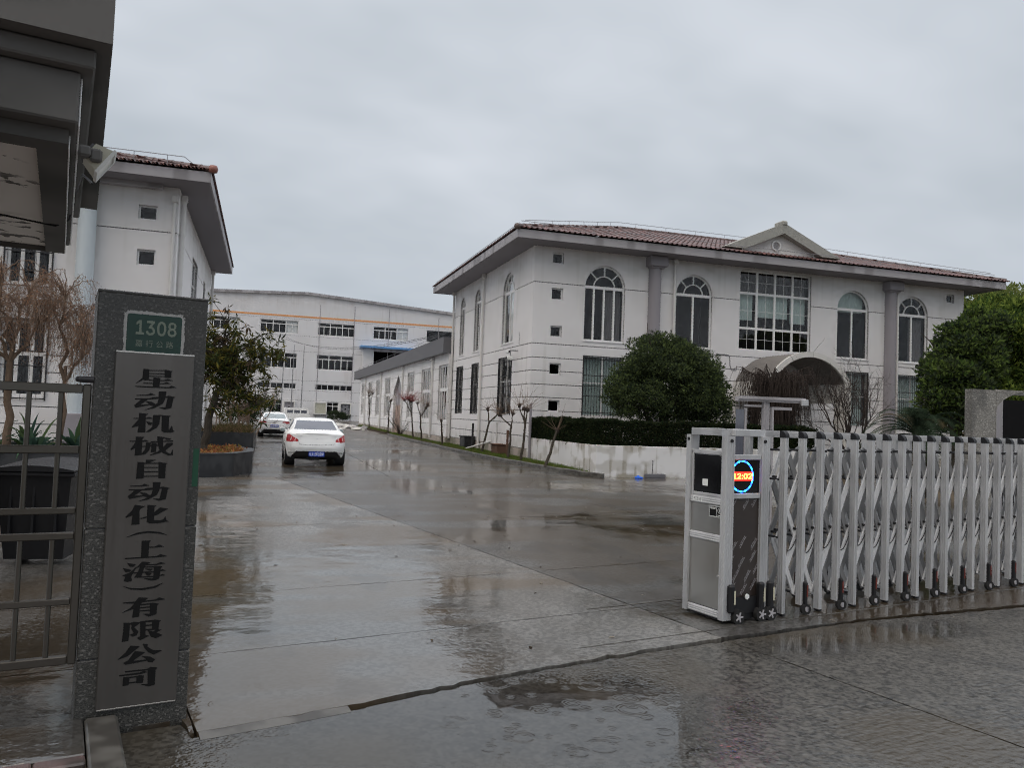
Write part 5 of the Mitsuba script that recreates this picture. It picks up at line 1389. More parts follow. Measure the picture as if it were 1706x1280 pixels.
    for sg in (-1, 1):
        m = trimesh.creation.icosphere(2)
        v = np.array(m.vertices) * [0.095, 0.06, 0.068]
        mk_ = part(root, 'mirror', put(cat((v + [sg * 0.955, 3.02, 1.03], np.array(m.faces)), cb(sg * 0.87 - 0.05, sg * 0.87 + 0.05, 3.0, 3.06, 0.985, 1.02, 0.01))), 'car_white', smooth=40)
        part(mk_, 'mirror_glass', put((v * [0.86, 0.2, 0.82] + [sg * 0.955, 2.957, 1.03], np.array(m.faces))), 'car_glass_pale', smooth=True)
        for wy in (0.98, 3.80):
            wk = part(root, 'wheel', put(lathe_x(sg * 0.80, wy, 0.325, 0.225)), 'rubber', smooth=40)
            part(wk, 'rim', put(cat(cyl((sg * 0.905, wy, 0.325), (1, 0, 0), 0.215, 0.02, 24), cyl((sg * 0.915, wy, 0.325), (1, 0, 0), 0.05, 0.02, 12))), 'aluminium', smooth=40)
            part(root, 'wheel_arch', put(cyl((sg * 0.74, wy, 0.325), (1, 0, 0), 0.37, 0.26, 24)), 'black_plastic')
    part(root, 'door_gap', put(cat([tube([(sg * 0.925, yy, 0.32), (sg * 0.93, yy, 0.7), (sg * 0.905, yy, 0.93), (sg * 0.81, yy, 1.07)], 0.005, 4) for sg in (-1, 1) for yy in (1.45, 2.12, 3.2)])), 'fascia_dark')
    return root


def lathe_x(x, y, r, w):
    prof = [(0.0, -w / 2), (r * 0.62, -w / 2), (r * 0.93, -w / 2), (r, -w / 2 + 0.03), (r, w / 2 - 0.03), (r * 0.93, w / 2), (r * 0.62, w / 2), (0, w / 2)]
    v, f = lathe(prof, 28)
    return np.column_stack([v[:, 2] + x, v[:, 0] + y, v[:, 1] + r]), f


sedan('sedan_car', 'near white saloon with blue number plate parked in the middle of the wet yard', 1.475, 22.75, 0.0, 'A 2F03W', 'high', 'car_glass')
sedan('sedan_car', 'farther white saloon half hidden behind the nearer one', 0.62, 44.6, 0.0, '', 'wide', 'car_glass_pale', z=0.01)
VN = thing('white_van', 'low white van with three small rear panes beyond the two saloons', 'van')
vz = 0.07
vb = Frame((1.38, 56.0), (1, 0), (0, -1))
bodyp = Polygon([(0, 0.28), (1.62, 0.28), (1.62, 1.05), (1.52, 1.55), (0.10, 1.55), (0.0, 1.05)]).buffer(0.04)
wv_ = unary_union([sbox(0.17 + 0.46 * q, 1.22, 0.55 + 0.46 * q, 1.42) for q in range(3)])
up = lambda m: (m[0] + [0, 0, vz], m[1])
part(VN, 'body', up(vb.sheet(bodyp.difference(wv_), -3.9, 0)), 'car_white')
part(VN, 'window', up(vb.sheet(wv_, -0.06, -0.02)), 'car_glass')
for u in (0.1, 1.52):
    part(VN, 'wheel', up(vb(cyl((u, -0.8, 0.29), (1, 0, 0), 0.29, 0.18, 20))), 'rubber', smooth=40)

# ------------------------------------------------------------------ bins, post
def bin_(label, x, y, rot):
    k = thing('wheelie_bin', label, 'bin', 'black wheelie bins behind the side gate')
    p = lambda m: mv((m[0] * [1, 1, 0.93], m[1]), x, y, 0, rot)
    hull = trimesh.convex.convex_hull(np.array([[-0.26, -0.25, 0.06], [0.26, -0.25, 0.06], [0.26, 0.25, 0.06], [-0.26, 0.25, 0.06], [-0.33, -0.36, 0.94], [0.33, -0.36, 0.94], [0.33, 0.36, 0.94], [-0.33, 0.36, 0.94]]))
    part(k, 'body', p((np.array(hull.vertices), np.array(hull.faces))), 'black_plastic')
    part(k, 'rim', p(cb(-0.37, 0.37, -0.40, 0.40, 0.925, 0.975, 0.012)), 'black_plastic')
    part(k, 'rib', p(cat([cb(xx - 0.012, xx + 0.012, -0.345, -0.29, 0.3, 0.92, 0.004) for xx in (-0.2, 0, 0.2)])), 'black_plastic')
    a = np.linspace(-0.37, 0.37, 9)
    lid = trimesh.convex.convex_hull(np.array([[u, v_, 0.985 + 0.055 * (1 - (u / 0.4) ** 2) + 0.04 * (v_ > 0)] for u in a for v_ in (-0.41, 0.40)] + [[u, v_, 0.978] for u in a for v_ in (-0.41, 0.40)]))
    part(k, 'lid', p((np.array(lid.vertices), np.array(lid.faces))), 'black_plastic', smooth=30)
    part(k, 'handle', p(tube([(-0.3, 0.42, 0.99), (-0.3, 0.47, 1.0), (0.3, 0.47, 1.0), (0.3, 0.42, 0.99)], 0.014, 8)), 'black_plastic')
    for sg in (-1, 1):
        part(k, 'wheel', p(cyl((sg * 0.27, 0.27, 0.1), (1, 0, 0), 0.10, 0.05, 18)), 'rubber', smooth=40)


bin_('black wheelie bin with lid, the right one of two behind the side gate', -2.02, 8.95, -0.1)
bin_('black wheelie bin at the left photo edge behind the side gate', -2.86, 8.70, 0.12)
WP = thing('short_post', 'short white post with a black band beside the wheelie bin', 'post')
part(WP, 'shaft', lathe([(0.045, 0), (0.045, 0.86), (0.0, 0.88)], 16, (-1.55, 8.6, 0)), 'sign_white', smooth=40)
part(WP, 'band', lathe([(0.047, 0.52), (0.047, 0.60)], 16, (-1.55, 8.6, 0)), 'black_plastic', smooth=40)
part(WP, 'foot', lathe([(0.09, 0), (0.09, 0.02), (0.045, 0.025)], 16, (-1.55, 8.6, 0)), 'steel_rod')

# ------------------------------------------------------------------ planters, retaining wall, kerb, grass
PL1 = thing('stone_planter', 'dark stone planter wall in front of the left building, with agaves and fallen leaves', 'planter')
o1 = Polygon([(-14, 16.6), (-1.5, 18.55), (-0.6, 19.15), (-0.2, 20.2), (-0.2, 21.6), (-0.6, 22.4), (-14, 22.4)]).buffer(-0.3).buffer(0.3)
i1 = o1.buffer(-0.2)
part(PL1, 'wall', slab_mesh(o1.difference(i1), 0.50, 0.55), 'planter_stone')
part(PL1, 'coping', slab_mesh(o1.buffer(0.015).difference(o1.buffer(-0.225)), 0.53, 0.029), 'planter_stone')
part(PL1, 'soil_bed', slab_mesh(i1.buffer(0.01), 0.44, 0.05), 'soil')
PL2 = thing('stone_planter', 'farther low dark planter with dry grass beside the left building', 'planter')
o2 = Polygon([(-1.9, 26.5), (-0.25, 26.5), (-0.25, 37), (-1.9, 37)]).buffer(-0.1).buffer(0.1)
part(PL2, 'wall', slab_mesh(o2.difference(o2.buffer(-0.15)), 0.78, 0.85), 'planter_stone')
part(PL2, 'soil_bed', slab_mesh(o2.buffer(-0.14), 0.70, 0.05), 'soil')

RW = thing('retaining_wall', 'stained white retaining wall holding the raised garden and hedge', 'wall')
ow = Polygon([(8.95, 20.5), (17.0, 20.5), (17.0, YB - 0.02), (16.8, YB - 0.02), (16.8, 20.72), (9.17, 20.72), (9.17, YB - 0.02), (8.95, YB - 0.02)])
part(RW, 'wall', slab_mesh(ow, 0.885, 0.95), 'white_wall')
part(RW, 'drain_block', cat(cb(10.45, 11.05, 20.33, 20.495, 0, 0.115, 0.01), bx(10.7, 10.72, 20.49, 20.4995, 0.12, 0.5)), 'fascia_dark')
solo('garden_soil', slab_mesh(Polygon([(9.18, 20.73), (16.79, 20.73), (16.79, YB - 0.03), (9.18, YB - 0.03)]), 0.80, 0.2), 'soil', 'dark raised garden soil behind the retaining wall', kind='structure')
solo('blue_scrap', cat(cb(10.02, 10.2, 20.12, 20.24, 0.0, 0.05, 0.012), cb(10.07, 10.14, 20.15, 20.21, 0.05, 0.085, 0.01), cb(10.2, 10.25, 20.16, 20.2, 0.0, 0.03, 0.006)), 'blue_plastic', 'small bright blue plastic piece lying at the foot of the retaining wall', 'plastic piece')

strip = Polygon([(8.94, 20.1), (8.75, 20.05), (8.35, 22.6), (8.02, 26.5), (7.9, 29.5), (7.88, 52.5), (8.3, 53.5), (8.78, 53.5), (8.78, 38.9), (8.99, 38.8), (8.99, 26.6), (8.93, 20.5)])
strip2 = Polygon([(8.05, 55.5), (8.0, 72), (8.78, 74), (8.78, 55.5)])
solo('verge', cat(slab_mesh(strip.buffer(-0.11), 0.13, 0.15), slab_mesh(strip2.buffer(-0.1), 0.13, 0.15)), 'soil', 'narrow soil verge along the right-hand buildings', kind='structure')
KB = thing('kerb', 'low mossy kerb edging the grass verge', kind='structure')
edge = np.array([(8.93, 20.02), (8.72, 20.06), (8.35, 22.6), (8.02, 26.5), (7.9, 29.5), (7.88, 52.5)])
seg = np.linalg.norm(np.diff(edge, axis=0), axis=1)
dist = np.concatenate([[0], np.cumsum(seg)])
for a in np.arange(0, dist[-1] - 0.2, 1.0):
    b = min(a + 0.985, dist[-1])
    p, q = [np.array([np.interp(t, dist, edge[:, 0]), np.interp(t, dist, edge[:, 1])]) for t in (a, b)]
    d = q - p
    L = np.linalg.norm(d)
    if L < 0.1: continue
    m = mv(cb(0, L, -0.11, 0, -0.03, 0.135 + rng.uniform(-0.008, 0.008), 0.015), p[0], p[1], float(rise(p[1])), math.atan2(d[1], d[0]))
    part(KB, 'kerb_stone', m, 'kerb_stone')


def blades(poly, n, h, seed, z, colours, width=0.012, lean=0.5):
    r = np.random.default_rng(seed)
    x0, y0, x1, y1 = poly.bounds
    import shapely
    p = np.column_stack([r.uniform(x0, x1, n * 3), r.uniform(y0, y1, n * 3)])
    p = p[shapely.contains_xy(poly, p[:, 0], p[:, 1])][:n]
    n = len(p)
    a = r.uniform(0, 2 * np.pi, n)
    hh = h * r.uniform(0.4, 1.3, n)
    dx = np.column_stack([np.cos(a), np.sin(a)]) * width
    b = r.uniform(0, 2 * np.pi, n)
    ln = np.column_stack([np.cos(b), np.sin(b)]) * (hh * lean * r.uniform(0, 1, n))[:, None]
    zz = z + rise(p[:, 1])
    v = np.stack([np.column_stack([p - dx, zz]), np.column_stack([p + dx, zz]), np.column_stack([p + ln, zz + hh])], 1).reshape(-1, 3)
    col = np.asarray(colours)[r.integers(0, len(colours), n)] * r.uniform(0.7, 1.3, (n, 1))
    return (v, np.arange(3 * n).reshape(-1, 3)), np.repeat(col, 3, 0)


GREENS = [(0.08, 0.16, 0.03), (0.12, 0.20, 0.035), (0.15, 0.18, 0.05), (0.15, 0.14, 0.055)]
m1, c1 = blades(strip.buffer(-0.12), 17000, 0.09, 31, 0.12, GREENS)
m2, c2 = blades(strip2.buffer(-0.12), 3000, 0.1, 32, 0.12, GREENS)
solo('grass', cat(m1, m2), 'leaf', 'short wet green grass growing in the verge by the right-hand buildings', 'grass', kind='stuff', color=np.vstack([c1, c2]))
m3, c3 = blades(o2.buffer(-0.1), 1500, 0.22, 33, 0.72, [(0.16, 0.11, 0.06), (0.11, 0.09, 0.04), (0.08, 0.09, 0.03)], 0.01, 1.6)
m3b, c3b = blades(o2.intersection(sbox(-1.9, 26.4, 0, 27.2)), 700, 0.28, 36, 0.74, [(0.20, 0.13, 0.08), (0.09, 0.09, 0.035)], 0.010, 1.9)
solo('dry_grass', cat(m3, m3b), 'leaf', 'dry brown grass hanging over the farther planter', 'grass', kind='stuff', color=np.vstack([c3, c3b]))


# ------------------------------------------------------------------ leaves, branches, trees
def leaf_quads(P, size, r, colours, aspect=0.45, out=None, up=0.35, droop=0.0, cvar=0.35):
    """one bent rhombus (two triangles) per point"""
    n = len(P)
    d = r.normal(0, 1, (n, 3))
    if out is not None: d = d * 0.75 + out
    d[:, 2] += up - droop * 2.0
    d /= np.linalg.norm(d, axis=1, keepdims=True)
    s = np.cross(d, r.normal(0, 1, (n, 3)))
    s /= np.linalg.norm(s, axis=1, keepdims=True) + 1e-9
    L = size * r.uniform(0.6, 1.3, n)[:, None]
    k = np.cross(d, s) * L * 0.12
    v = np.stack([P, P + d * L * 0.5 + s * L * aspect / 2 + k, P + d * L, P + d * L * 0.5 - s * L * aspect / 2 + k], 1).reshape(-1, 3)
    i = np.arange(n)[:, None] * 4
    f = np.vstack([i + [0, 1, 2], i + [0, 2, 3]])
    colours = np.asarray(colours, float)
    c = colours[r.integers(0, len(colours), n)] * r.uniform(1 - cvar, 1 + cvar, (n, 1))
    return (v, f), np.repeat(c, 4, 0)


def clumps(blobs, k, f, seed):
    """smaller foliage masses over each big one"""
    r = np.random.default_rng(seed)
    out = []
    for x, y, z, a, b, c in blobs:
        out.append((x, y, z, a * 0.80, b * 0.80, c * 0.80))
        for q in range(k):
            d = r.normal(0, 1, 3); d /= np.linalg.norm(d)
            if d[2] < -0.55: d[2] *= -1
            g = f * r.uniform(0.65, 1.35)
            out.append((x + d[0] * a * 0.80, y + d[1] * b * 0.80, z + d[2] * c * 0.80, a * g, b * g, c * g * 0.8))
    return out


def crown_points(blobs, n, r, shell=0.55, seed=0, rough=0.28):
    """points in the outer shell of a set of ellipsoids with lumpy, broken outlines"""
    vol = np.array([b[3] * b[4] * b[5] for b in blobs])
    cnt = np.maximum(1, (n * vol ** 0.72 / (vol ** 0.72).sum()).astype(int))
    P, O, L = [], [], []
    for (x, y, z, a, b, c), m in zip(blobs, cnt):
        d = r.normal(0, 1, (m, 3)); d /= np.linalg.norm(d, axis=1, keepdims=True)
        lump = 1 + rough * (meshkit.fbm(d * 2.6 + [x, y, z], 3, seed) - 0.5) * 2 + 0.10 * (meshkit.noise(d * 9 + [z, x, y], seed + 5) - 0.5) * 2
        rad = (shell + (1 - shell) * r.uniform(0, 1, m) ** 0.6) * lump
        P.append(d * rad[:, None] * [a, b, c] + [x, y, z]); O.append(d)
        L.append(meshkit.noise(d * 3.4 + [y, z, x], seed + 9))
    return np.vstack(P), np.vstack(O), np.concatenate(L)


def limb(a, b, r0, r1, r, wob=0.06, n=6):
    a, b = np.array(a, float), np.array(b, float)
    t = np.linspace(0, 1, n)[:, None]
    L = np.linalg.norm(b - a)
    p = a + (b - a) * t + r.normal(0, wob * L, (n, 3)) * (t * (1 - t) * 4) ** 0.5 * 0.5
    return p, np.linspace(r0, r1, n)


def leafy_tree(name, label, base, blobs, n, size, colours, group=None, trunk=0.1, seed=1, aspect=0.45, matt='leaf', light=None, droop=0, cat_='tree', low=0.0, shell=0.55, rough=0.28, nclump=16, fclump=0.33):
    r = np.random.default_rng(seed)
    root = thing(name, label, cat_, group)
    P, O, L = crown_points(clumps(blobs, nclump, fclump, seed + 3), n, r, seed=seed, shell=shell, rough=rough)
    keep = P[:, 2] > low
    P, O, L = P[keep], O[keep], L[keep]
    m, c = leaf_quads(P, size, r, colours, aspect, O * 0.8, droop=droop)
    if light is not None:                       # paler leaf patches, plus flecks that put wet glints into the colour
        w = np.repeat(np.maximum((L > 0.54) * r.uniform(0.1, 1, len(L)), (r.random(len(L)) < 0.12) * r.uniform(0.3, 1, len(L))), 4)[:, None]
        c = c * (1 - w) + np.asarray(light) * w
    part(root, 'crown', m, matt, color=c)
    ms = []
    b = np.array(base, float)
    for x, y, z, a, bb, cc in blobs:
        p, q = limb(b, (x, y, z), trunk, trunk * 0.35, r)
        ms.append(tube(p, q, 7))
        for k in range(5):
            e = np.array([x, y, z]) + r.normal(0, 0.45, 3) * [a, bb, cc]
            p2, q2 = limb(p[4], e, trunk * 0.35, 0.01, r)
            ms.append(tube(p2, q2, 5))
    part(root, 'trunk', cat(ms), 'bark')
    return root


DARKG = [(0.036, 0.052, 0.030), (0.050, 0.068, 0.036), (0.066, 0.085, 0.042), (0.030, 0.042, 0.028)]
MIDG = [(0.055, 0.095, 0.026), (0.09, 0.14, 0.032), (0.115, 0.165, 0.034), (0.045, 0.078, 0.027)]
PALEG = [(0.15, 0.19, 0.06), (0.18, 0.22, 0.065), (0.10, 0.15, 0.05)]
# the clipped round tree
blobs = [(12.35, 22.9, 2.75, 1.95, 1.7, 1.55), (11.35, 22.8, 2.35, 1.25, 1.2, 1.1), (13.45, 22.9, 2.35, 1.3, 1.2, 1.15), (12.0, 22.7, 3.55, 1.25, 1.1, 0.95), (12.9, 22.8, 3.45, 1.1, 1.0, 0.85), (14.1, 22.9, 1.95, 0.75, 0.8, 0.75)]
leafy_tree('round_tree', 'dense rounded dark evergreen tree above the hedge in front of the office building', (12.35, 22.9, 0.8), blobs, 56000, 0.095, DARKG, trunk=0.11, seed=41, light=(0.12, 0.16, 0.055), rough=0.34, nclump=30, fclump=0.24)
# the hedge
r = np.random.default_rng(42)
hx0, hx1, hy0, hy1, hz0, hz1 = 9.05, 16.6, 20.85, 22.0, 0.82, 1.58
n = 62000
hp_ = np.column_stack([r.uniform(hx0, hx1, n), r.uniform(hy0, hy1, n), r.uniform(hz0, hz1, n)])
fc = r.integers(0, 4, n)
hp_[fc == 0, 1] = hy0 + np.abs(r.normal(0, 0.05, (fc == 0).sum()))
hp_[fc == 1, 2] = hz1 - np.abs(r.normal(0, 0.05, (fc == 1).sum()))
m_ = fc == 2
hp_[m_, 0] = hx0 + np.abs(r.normal(0, 0.05, m_.sum()))
hp_ += 0.10 * (meshkit.noise(hp_ * 3.1, 4)[:, None] - 0.5) * [1, 1, 1.2]
HD = thing('hedge', 'long clipped dark green hedge on top of the white retaining wall', 'hedge')
m, c = leaf_quads(hp_, 0.075, r, [(0.016, 0.028, 0.014), (0.024, 0.036, 0.016), (0.035, 0.04, 0.018), (0.02, 0.024, 0.016)], 0.5)
n2 = 26000
hq = np.column_stack([r.uniform(9.0, 10.1, n2), r.uniform(21.6, 26.55, n2), r.uniform(hz0, hz1, n2)])
fc = r.integers(0, 3, n2)
hq[fc == 0, 0] = 9.0 + np.abs(r.normal(0, 0.05, (fc == 0).sum()))
hq[fc == 1, 2] = hz1 - np.abs(r.normal(0, 0.05, (fc == 1).sum()))
hq += 0.10 * (meshkit.noise(hq * 3.1, 4)[:, None] - 0.5) * [1, 1, 1.2]
mq, cq = leaf_quads(hq, 0.075, r, [(0.016, 0.028, 0.014), (0.024, 0.036, 0.016), (0.035, 0.04, 0.018), (0.02, 0.024, 0.016)], 0.5)
m, c = cat(m, mq), np.vstack([c, cq])
part(HD, 'foliage', m, 'leaf', color=c)
part(HD, 'stems', cat([tube([(x, 21.4 + r.normal(0, .1), 0.8), (x + r.normal(0, .1), 21.4, 1.45)], 0.012, 5) for x in np.arange(9.3, 16.5, 0.25)]), 'bark')
# trees at the right
leafy_tree('camphor_tree', 'low dark green tree nearest the arched window at the right', (20.2, 19.2, 0.5), [(19.95, 19.0, 2.9, 0.95, 1.0, 1.0), (20.85, 19.3, 3.8, 1.25, 1.2, 1.3), (20.45, 19.1, 2.3, 1.1, 1.0, 1.0), (21.4, 19.4, 4.5, 1.05, 1.0, 1.0)], 26000, 0.15, DARKG + MIDG[:1], 'trees right of the office building', 0.12, 51, light=(0.14, 0.20, 0.05), rough=0.4, nclump=22, fclump=0.30)
leafy_tree('camphor_tree', 'big bright green glossy tree at the right edge behind the granite wall', (23.4, 20.2, 0.4), [(23.0, 20.0, 3.9, 1.9, 1.6, 1.7), (24.4, 20.3, 4.4, 2.0, 1.7, 1.9), (22.5, 19.8, 4.8, 1.15, 1.1, 1.0), (23.3, 20.2, 5.2, 1.4, 1.2, 1.0), (22.1, 19.6, 2.7, 1.2, 1.1, 1.3), (24.6, 19.6, 2.6, 1.5, 1.2, 1.5)], 36000, 0.18, MIDG, 'trees right of the office building', 0.15, 52, light=(0.24, 0.30, 0.065), rough=0.4, nclump=22, fclump=0.30)
leafy_tree('camphor_tree', 'pale yellow-green tree farthest away beyond the right end of the office building', (53, 46, 0), [(50.5, 45, 9.2, 3.6, 3, 3.2), (54.5, 46, 9.6, 3.5, 3, 3.4), (52.5, 46, 7.5, 4.5, 3, 3.5), (48.5, 45, 7.2, 2.6, 2.4, 2.8)], 30000, 0.26, PALEG, 'trees right of the office building', 0.3, 53, light=(0.20, 0.22, 0.07))
leafy_tree('camphor_tree', 'tall mid-green tree behind the big bright one at the right edge', (30.5, 27.5, 0), [(30.6, 27, 6.2, 1.5, 1.6, 1.6), (32.6, 28, 5.6, 2.2, 2, 2.2), (31.0, 27, 3.6, 1.6, 2, 2.3)], 22000, 0.15, MIDG + PALEG[2:], 'trees right of the office building', 0.2, 54, light=(0.22, 0.26, 0.06))

# ---- a cycad
CY = thing('sago_palm', 'dark sago palm with arching feathery fronds between the gate and the granite wall', 'palm')
r = np.random.default_rng(61)
cb_ = np.array([14.1, 14.3, 1.5])
part(CY, 'trunk', lathe([(0.2, 0), (0.22, 0.5), (0.2, 1.3), (0.08, 1.5), (0, 1.55)], 14, (14.1, 14.3, 0.12)), 'bark', smooth=True)
for k in range(52):
    a = r.uniform(0, 2 * np.pi)
    el = r.uniform(0.05, 1.25)
    L = r.uniform(1.35, 1.85)
    t = np.linspace(0, 1, 26)
    rad = L * (t * math.cos(el))
    h = L * (t * math.sin(el) - (0.45 + 0.35 * math.cos(el)) * t ** 2.2)
    sp = cb_ + np.column_stack([rad * math.cos(a), rad * math.sin(a), h])
    side = np.array([-math.sin(a), math.cos(a), 0])
    tang = np.gradient(sp, axis=0)
    tang /= np.linalg.norm(tang, axis=1, keepdims=True)
    V, Fc, C = [], [], []
    for q in range(2, 26):
        ll = 0.24 * math.sin(math.pi * min(1, (q + 2) / 30)) + 0.03
        for sg in (-1, 1):
            for off in (0, 0.5):
                p0 = sp[q] + tang[q] * off * L / 26
                tip = p0 + sg * side * ll * 0.86 + tang[q] * ll * 0.45 + [0, 0, -0.04 + r.normal(0, .01)]
                w = tang[q] * 0.009
                b0 = len(V)
                V += [p0 - w, p0 + w, tip]
                Fc.append([b0, b0 + 1, b0 + 2])
    col = np.array([0.034, 0.052, 0.032]) * r.uniform(0.6, 1.5)
    if k % 11 == 0: col = np.array([0.10, 0.085, 0.05])
    st = tube(sp, np.linspace(0.014, 0.004, 26), 4)
    part(CY, 'frond', cat((np.array(V), np.array(Fc)), st), 'leaf', color=np.tile(col, (len(V) + len(st[0]), 1)))


# ---- bare, pollarded and weeping trees
def twigs(tips, r, n, L, rad, up=0.6, sides=3, curve=0.15):
    out = []
    for p in tips:
        for k in range(n):
            d = r.normal(0, 1, 3)
            d[2] = abs(d[2]) * 0.5 + up
            d /= np.linalg.norm(d)
            l = L * r.uniform(0.5, 1.2)
            bend = r.normal(0, curve, 3)
            t = np.linspace(0, 1, 5)[:, None]
            out.append(tube(p + d * l * t + bend * l * t ** 2, np.linspace(rad, rad * 0.35, 5), sides, False))
    return out


def pollard(label, x, y, h, seed, lean=(0, 0), fork=True, twig='twig_brown', bushy=1.0, name='street_tree'):
    r = np.random.default_rng(seed)
    root = thing(name, label, 'tree', 'pollarded street trees in the verge')
    z0 = 0.1 + float(rise(y))
    b = np.array([x, y, z0])
    top = b + [lean[0], lean[1], h * 0.62]
    p, q = limb(b, top, 0.052, 0.036, r, 0.03)
    ms = [tube(p, q, 8)]
    knobs = []
    tips = [top]
    if fork:
        tips = []
        for k in range(3 if fork is True else fork):
            e = top + [r.normal(0, 0.22), r.normal(0, 0.25), h * 0.30 * r.uniform(0.7, 1.15)]
            p2, q2 = limb(top, e, 0.028, 0.020, r, 0.05)
            ms.append(tube(p2, q2, 6))
            tips.append(e)
    for e in tips:
        m = trimesh.creation.icosphere(1)
        v = np.array(m.vertices) * (0.062 + 0.022 * r.normal(0, 1, (len(m.vertices), 1)))
        knobs.append((v * [1, 1, 1.1] + e, np.array(m.faces)))
    part(root, 'trunk', cat(ms), 'bark', smooth=50)
    for k_ in knobs: part(root, 'pollard_knob', k_, 'twig_dark')
    part(root, 'twigs', cat(twigs(tips, r, int(12 * bushy), 0.8, 0.007)), twig)
    return root


pollard('slanting pollarded street tree standing alone in front of the retaining wall corner', 8.32, 22.9, 1.8, 71, (0.42, 0.2), False)
pollard('pollarded street tree with a thick knobbly head nearest the corner of the office building', 8.35, 25.4, 1.95, 72, (0.1, 0), 3)
pollard('slender forked street tree second from the corner of the office building', 8.25, 26.6, 1.85, 73, (0.12, 0.1), 2)
pollard('leaning forked street tree beside the white slanting pipe', 8.30, 30.3, 2.0, 74, (0.3, 0.1), 3)
pollard('thin upright pollarded street tree left of the corner downpipe of the office building', 8.2, 37.0, 1.9, 75, (-0.1, 0), False)
pollard('pollarded street tree before the third workshop window', 8.2, 42.2, 2.1, 76, (-0.12, 0), 3, bushy=1.6)
pollard('reddish street tree in front of the blind workshop door', 8.25, 44.8, 2.4, 77, (-0.15, 0.2), 4, 'twig_red', 3.4)
pollard('small pollarded street tree before the far workshop windows', 8.2, 54.2, 2.4, 78, (0, 0), 2)
pollard('farthest street tree by the far corner of the workshop wing', 8.3, 65.0, 3.0, 79, (-0.1, 0), 3, bushy=2.2)
SRB = thing('bare_bush', 'small bare bush in the verge before the blind workshop door', 'bush')
r = np.random.default_rng(80)
part(SRB, 'branches', cat(twigs([np.array([8.3, 50.0, 0.15])], r, 26, 1.7, 0.02, 0.9)), 'twig_dark')


def weeping(root_pts, heights, r, n_arch, n_hang, spread, hang, lr=0.035):
    """arching limbs that carry long hanging twigs"""
    limbs, hangs = [], []
    for p0, h in zip(root_pts, heights):
        for k in range(n_arch):
            a = r.uniform(0, 2 * np.pi)
            R = spread * r.uniform(0.35, 1)
            t = np.linspace(0, 1, 8)
            hh = h * r.uniform(0.75, 1.1)
            pts = p0 + np.column_stack([R * t ** 1.2 * math.cos(a), R * t ** 1.2 * math.sin(a), hh * (1.35 * t - 0.55 * t ** 2)])
            pts += r.normal(0, 0.03, pts.shape) * t[:, None]
            limbs.append(tube(pts, np.linspace(lr, lr * 0.25, 8), 5))
            for q in range(n_hang):
                s = r.uniform(0.3, 1)
                p = p0 + np.array([np.interp(s, t, pts[:, i]) - p0[i] for i in range(3)])
                L = hang * r.uniform(0.4, 1.15)
                d = r.normal(0, 0.16, 2) + np.array([math.cos(a), math.sin(a)]) * 0.15
                u = np.linspace(0, 1, 6)
                hangs.append(np.column_stack([p[0] + d[0] * u * 1.1 + r.normal(0, 0.025, 6) * u, p[1] + d[1] * u + r.normal(0, 0.025, 6) * u, p[2] + 0.10 * np.sin(u * np.pi) - L * u ** 1.4]))
    return limbs, hangs


r = np.random.default_rng(91)
WT = thing('weeping_tree', 'dark bare weeping tree with a dense dome of hanging twigs in front of the porch', 'tree')
p0 = np.array([16.35, 22.8, 2.55])
trunk = tube(*limb((16.5, 22.8, 0.3), p0, 0.09, 0.06, r), 8)
li, ha = weeping([p0], [1.2], r, 40, 30, 1.3, 1.9)
part(WT, 'trunk', trunk, 'bark')
part(WT, 'limbs', cat(li), 'twig_dark')
part(WT, 'hanging_twigs', cat([tube(h, np.linspace(0.0085, 0.004, 6), 3, False) for h in ha]), 'twig_dark')
SB_ = thing('bare_shrub', 'tall bare multi-stemmed shrub right of the porch behind the gate', 'shrub')
r = np.random.default_rng(92)


def branching(p, d, L, rad, depth, r, out, spread=0.5, shrink=0.72, kids=3):
    n = 5
    t = np.linspace(0, 1, n)[:, None]
    e = p + d * L
    pts = p + (e - p) * t + r.normal(0, 0.05 * L, (n, 3)) * t
    out.append(tube(pts, np.linspace(rad, rad * 0.6, n), 5 if rad > 0.01 else 3, False))
    if depth == 0: return
    for k in range(kids):
        q = pts[-1] if k == 0 else pts[r.integers(2, n)]
        nd = d + r.normal(0, spread, 3)
        nd[2] += 0.15
        nd /= np.linalg.norm(nd)
        branching(q, nd, L * shrink * r.uniform(0.7, 1.2), rad * 0.6, depth - 1, r, out, spread, shrink, kids)


out = []
for k in range(7):
    a = r.uniform(0, 2 * np.pi)
    d = np.array([0.42 * math.cos(a), 0.30 * math.sin(a), 1.0])
    branching(np.array([18.5 + 0.15 * math.cos(a), 21.5 + 0.15 * math.sin(a), 0.3]), d / np.linalg.norm(d), 1.5, 0.035, 4, r, out)
part(SB_, 'branches', cat(out), 'twig_dark')

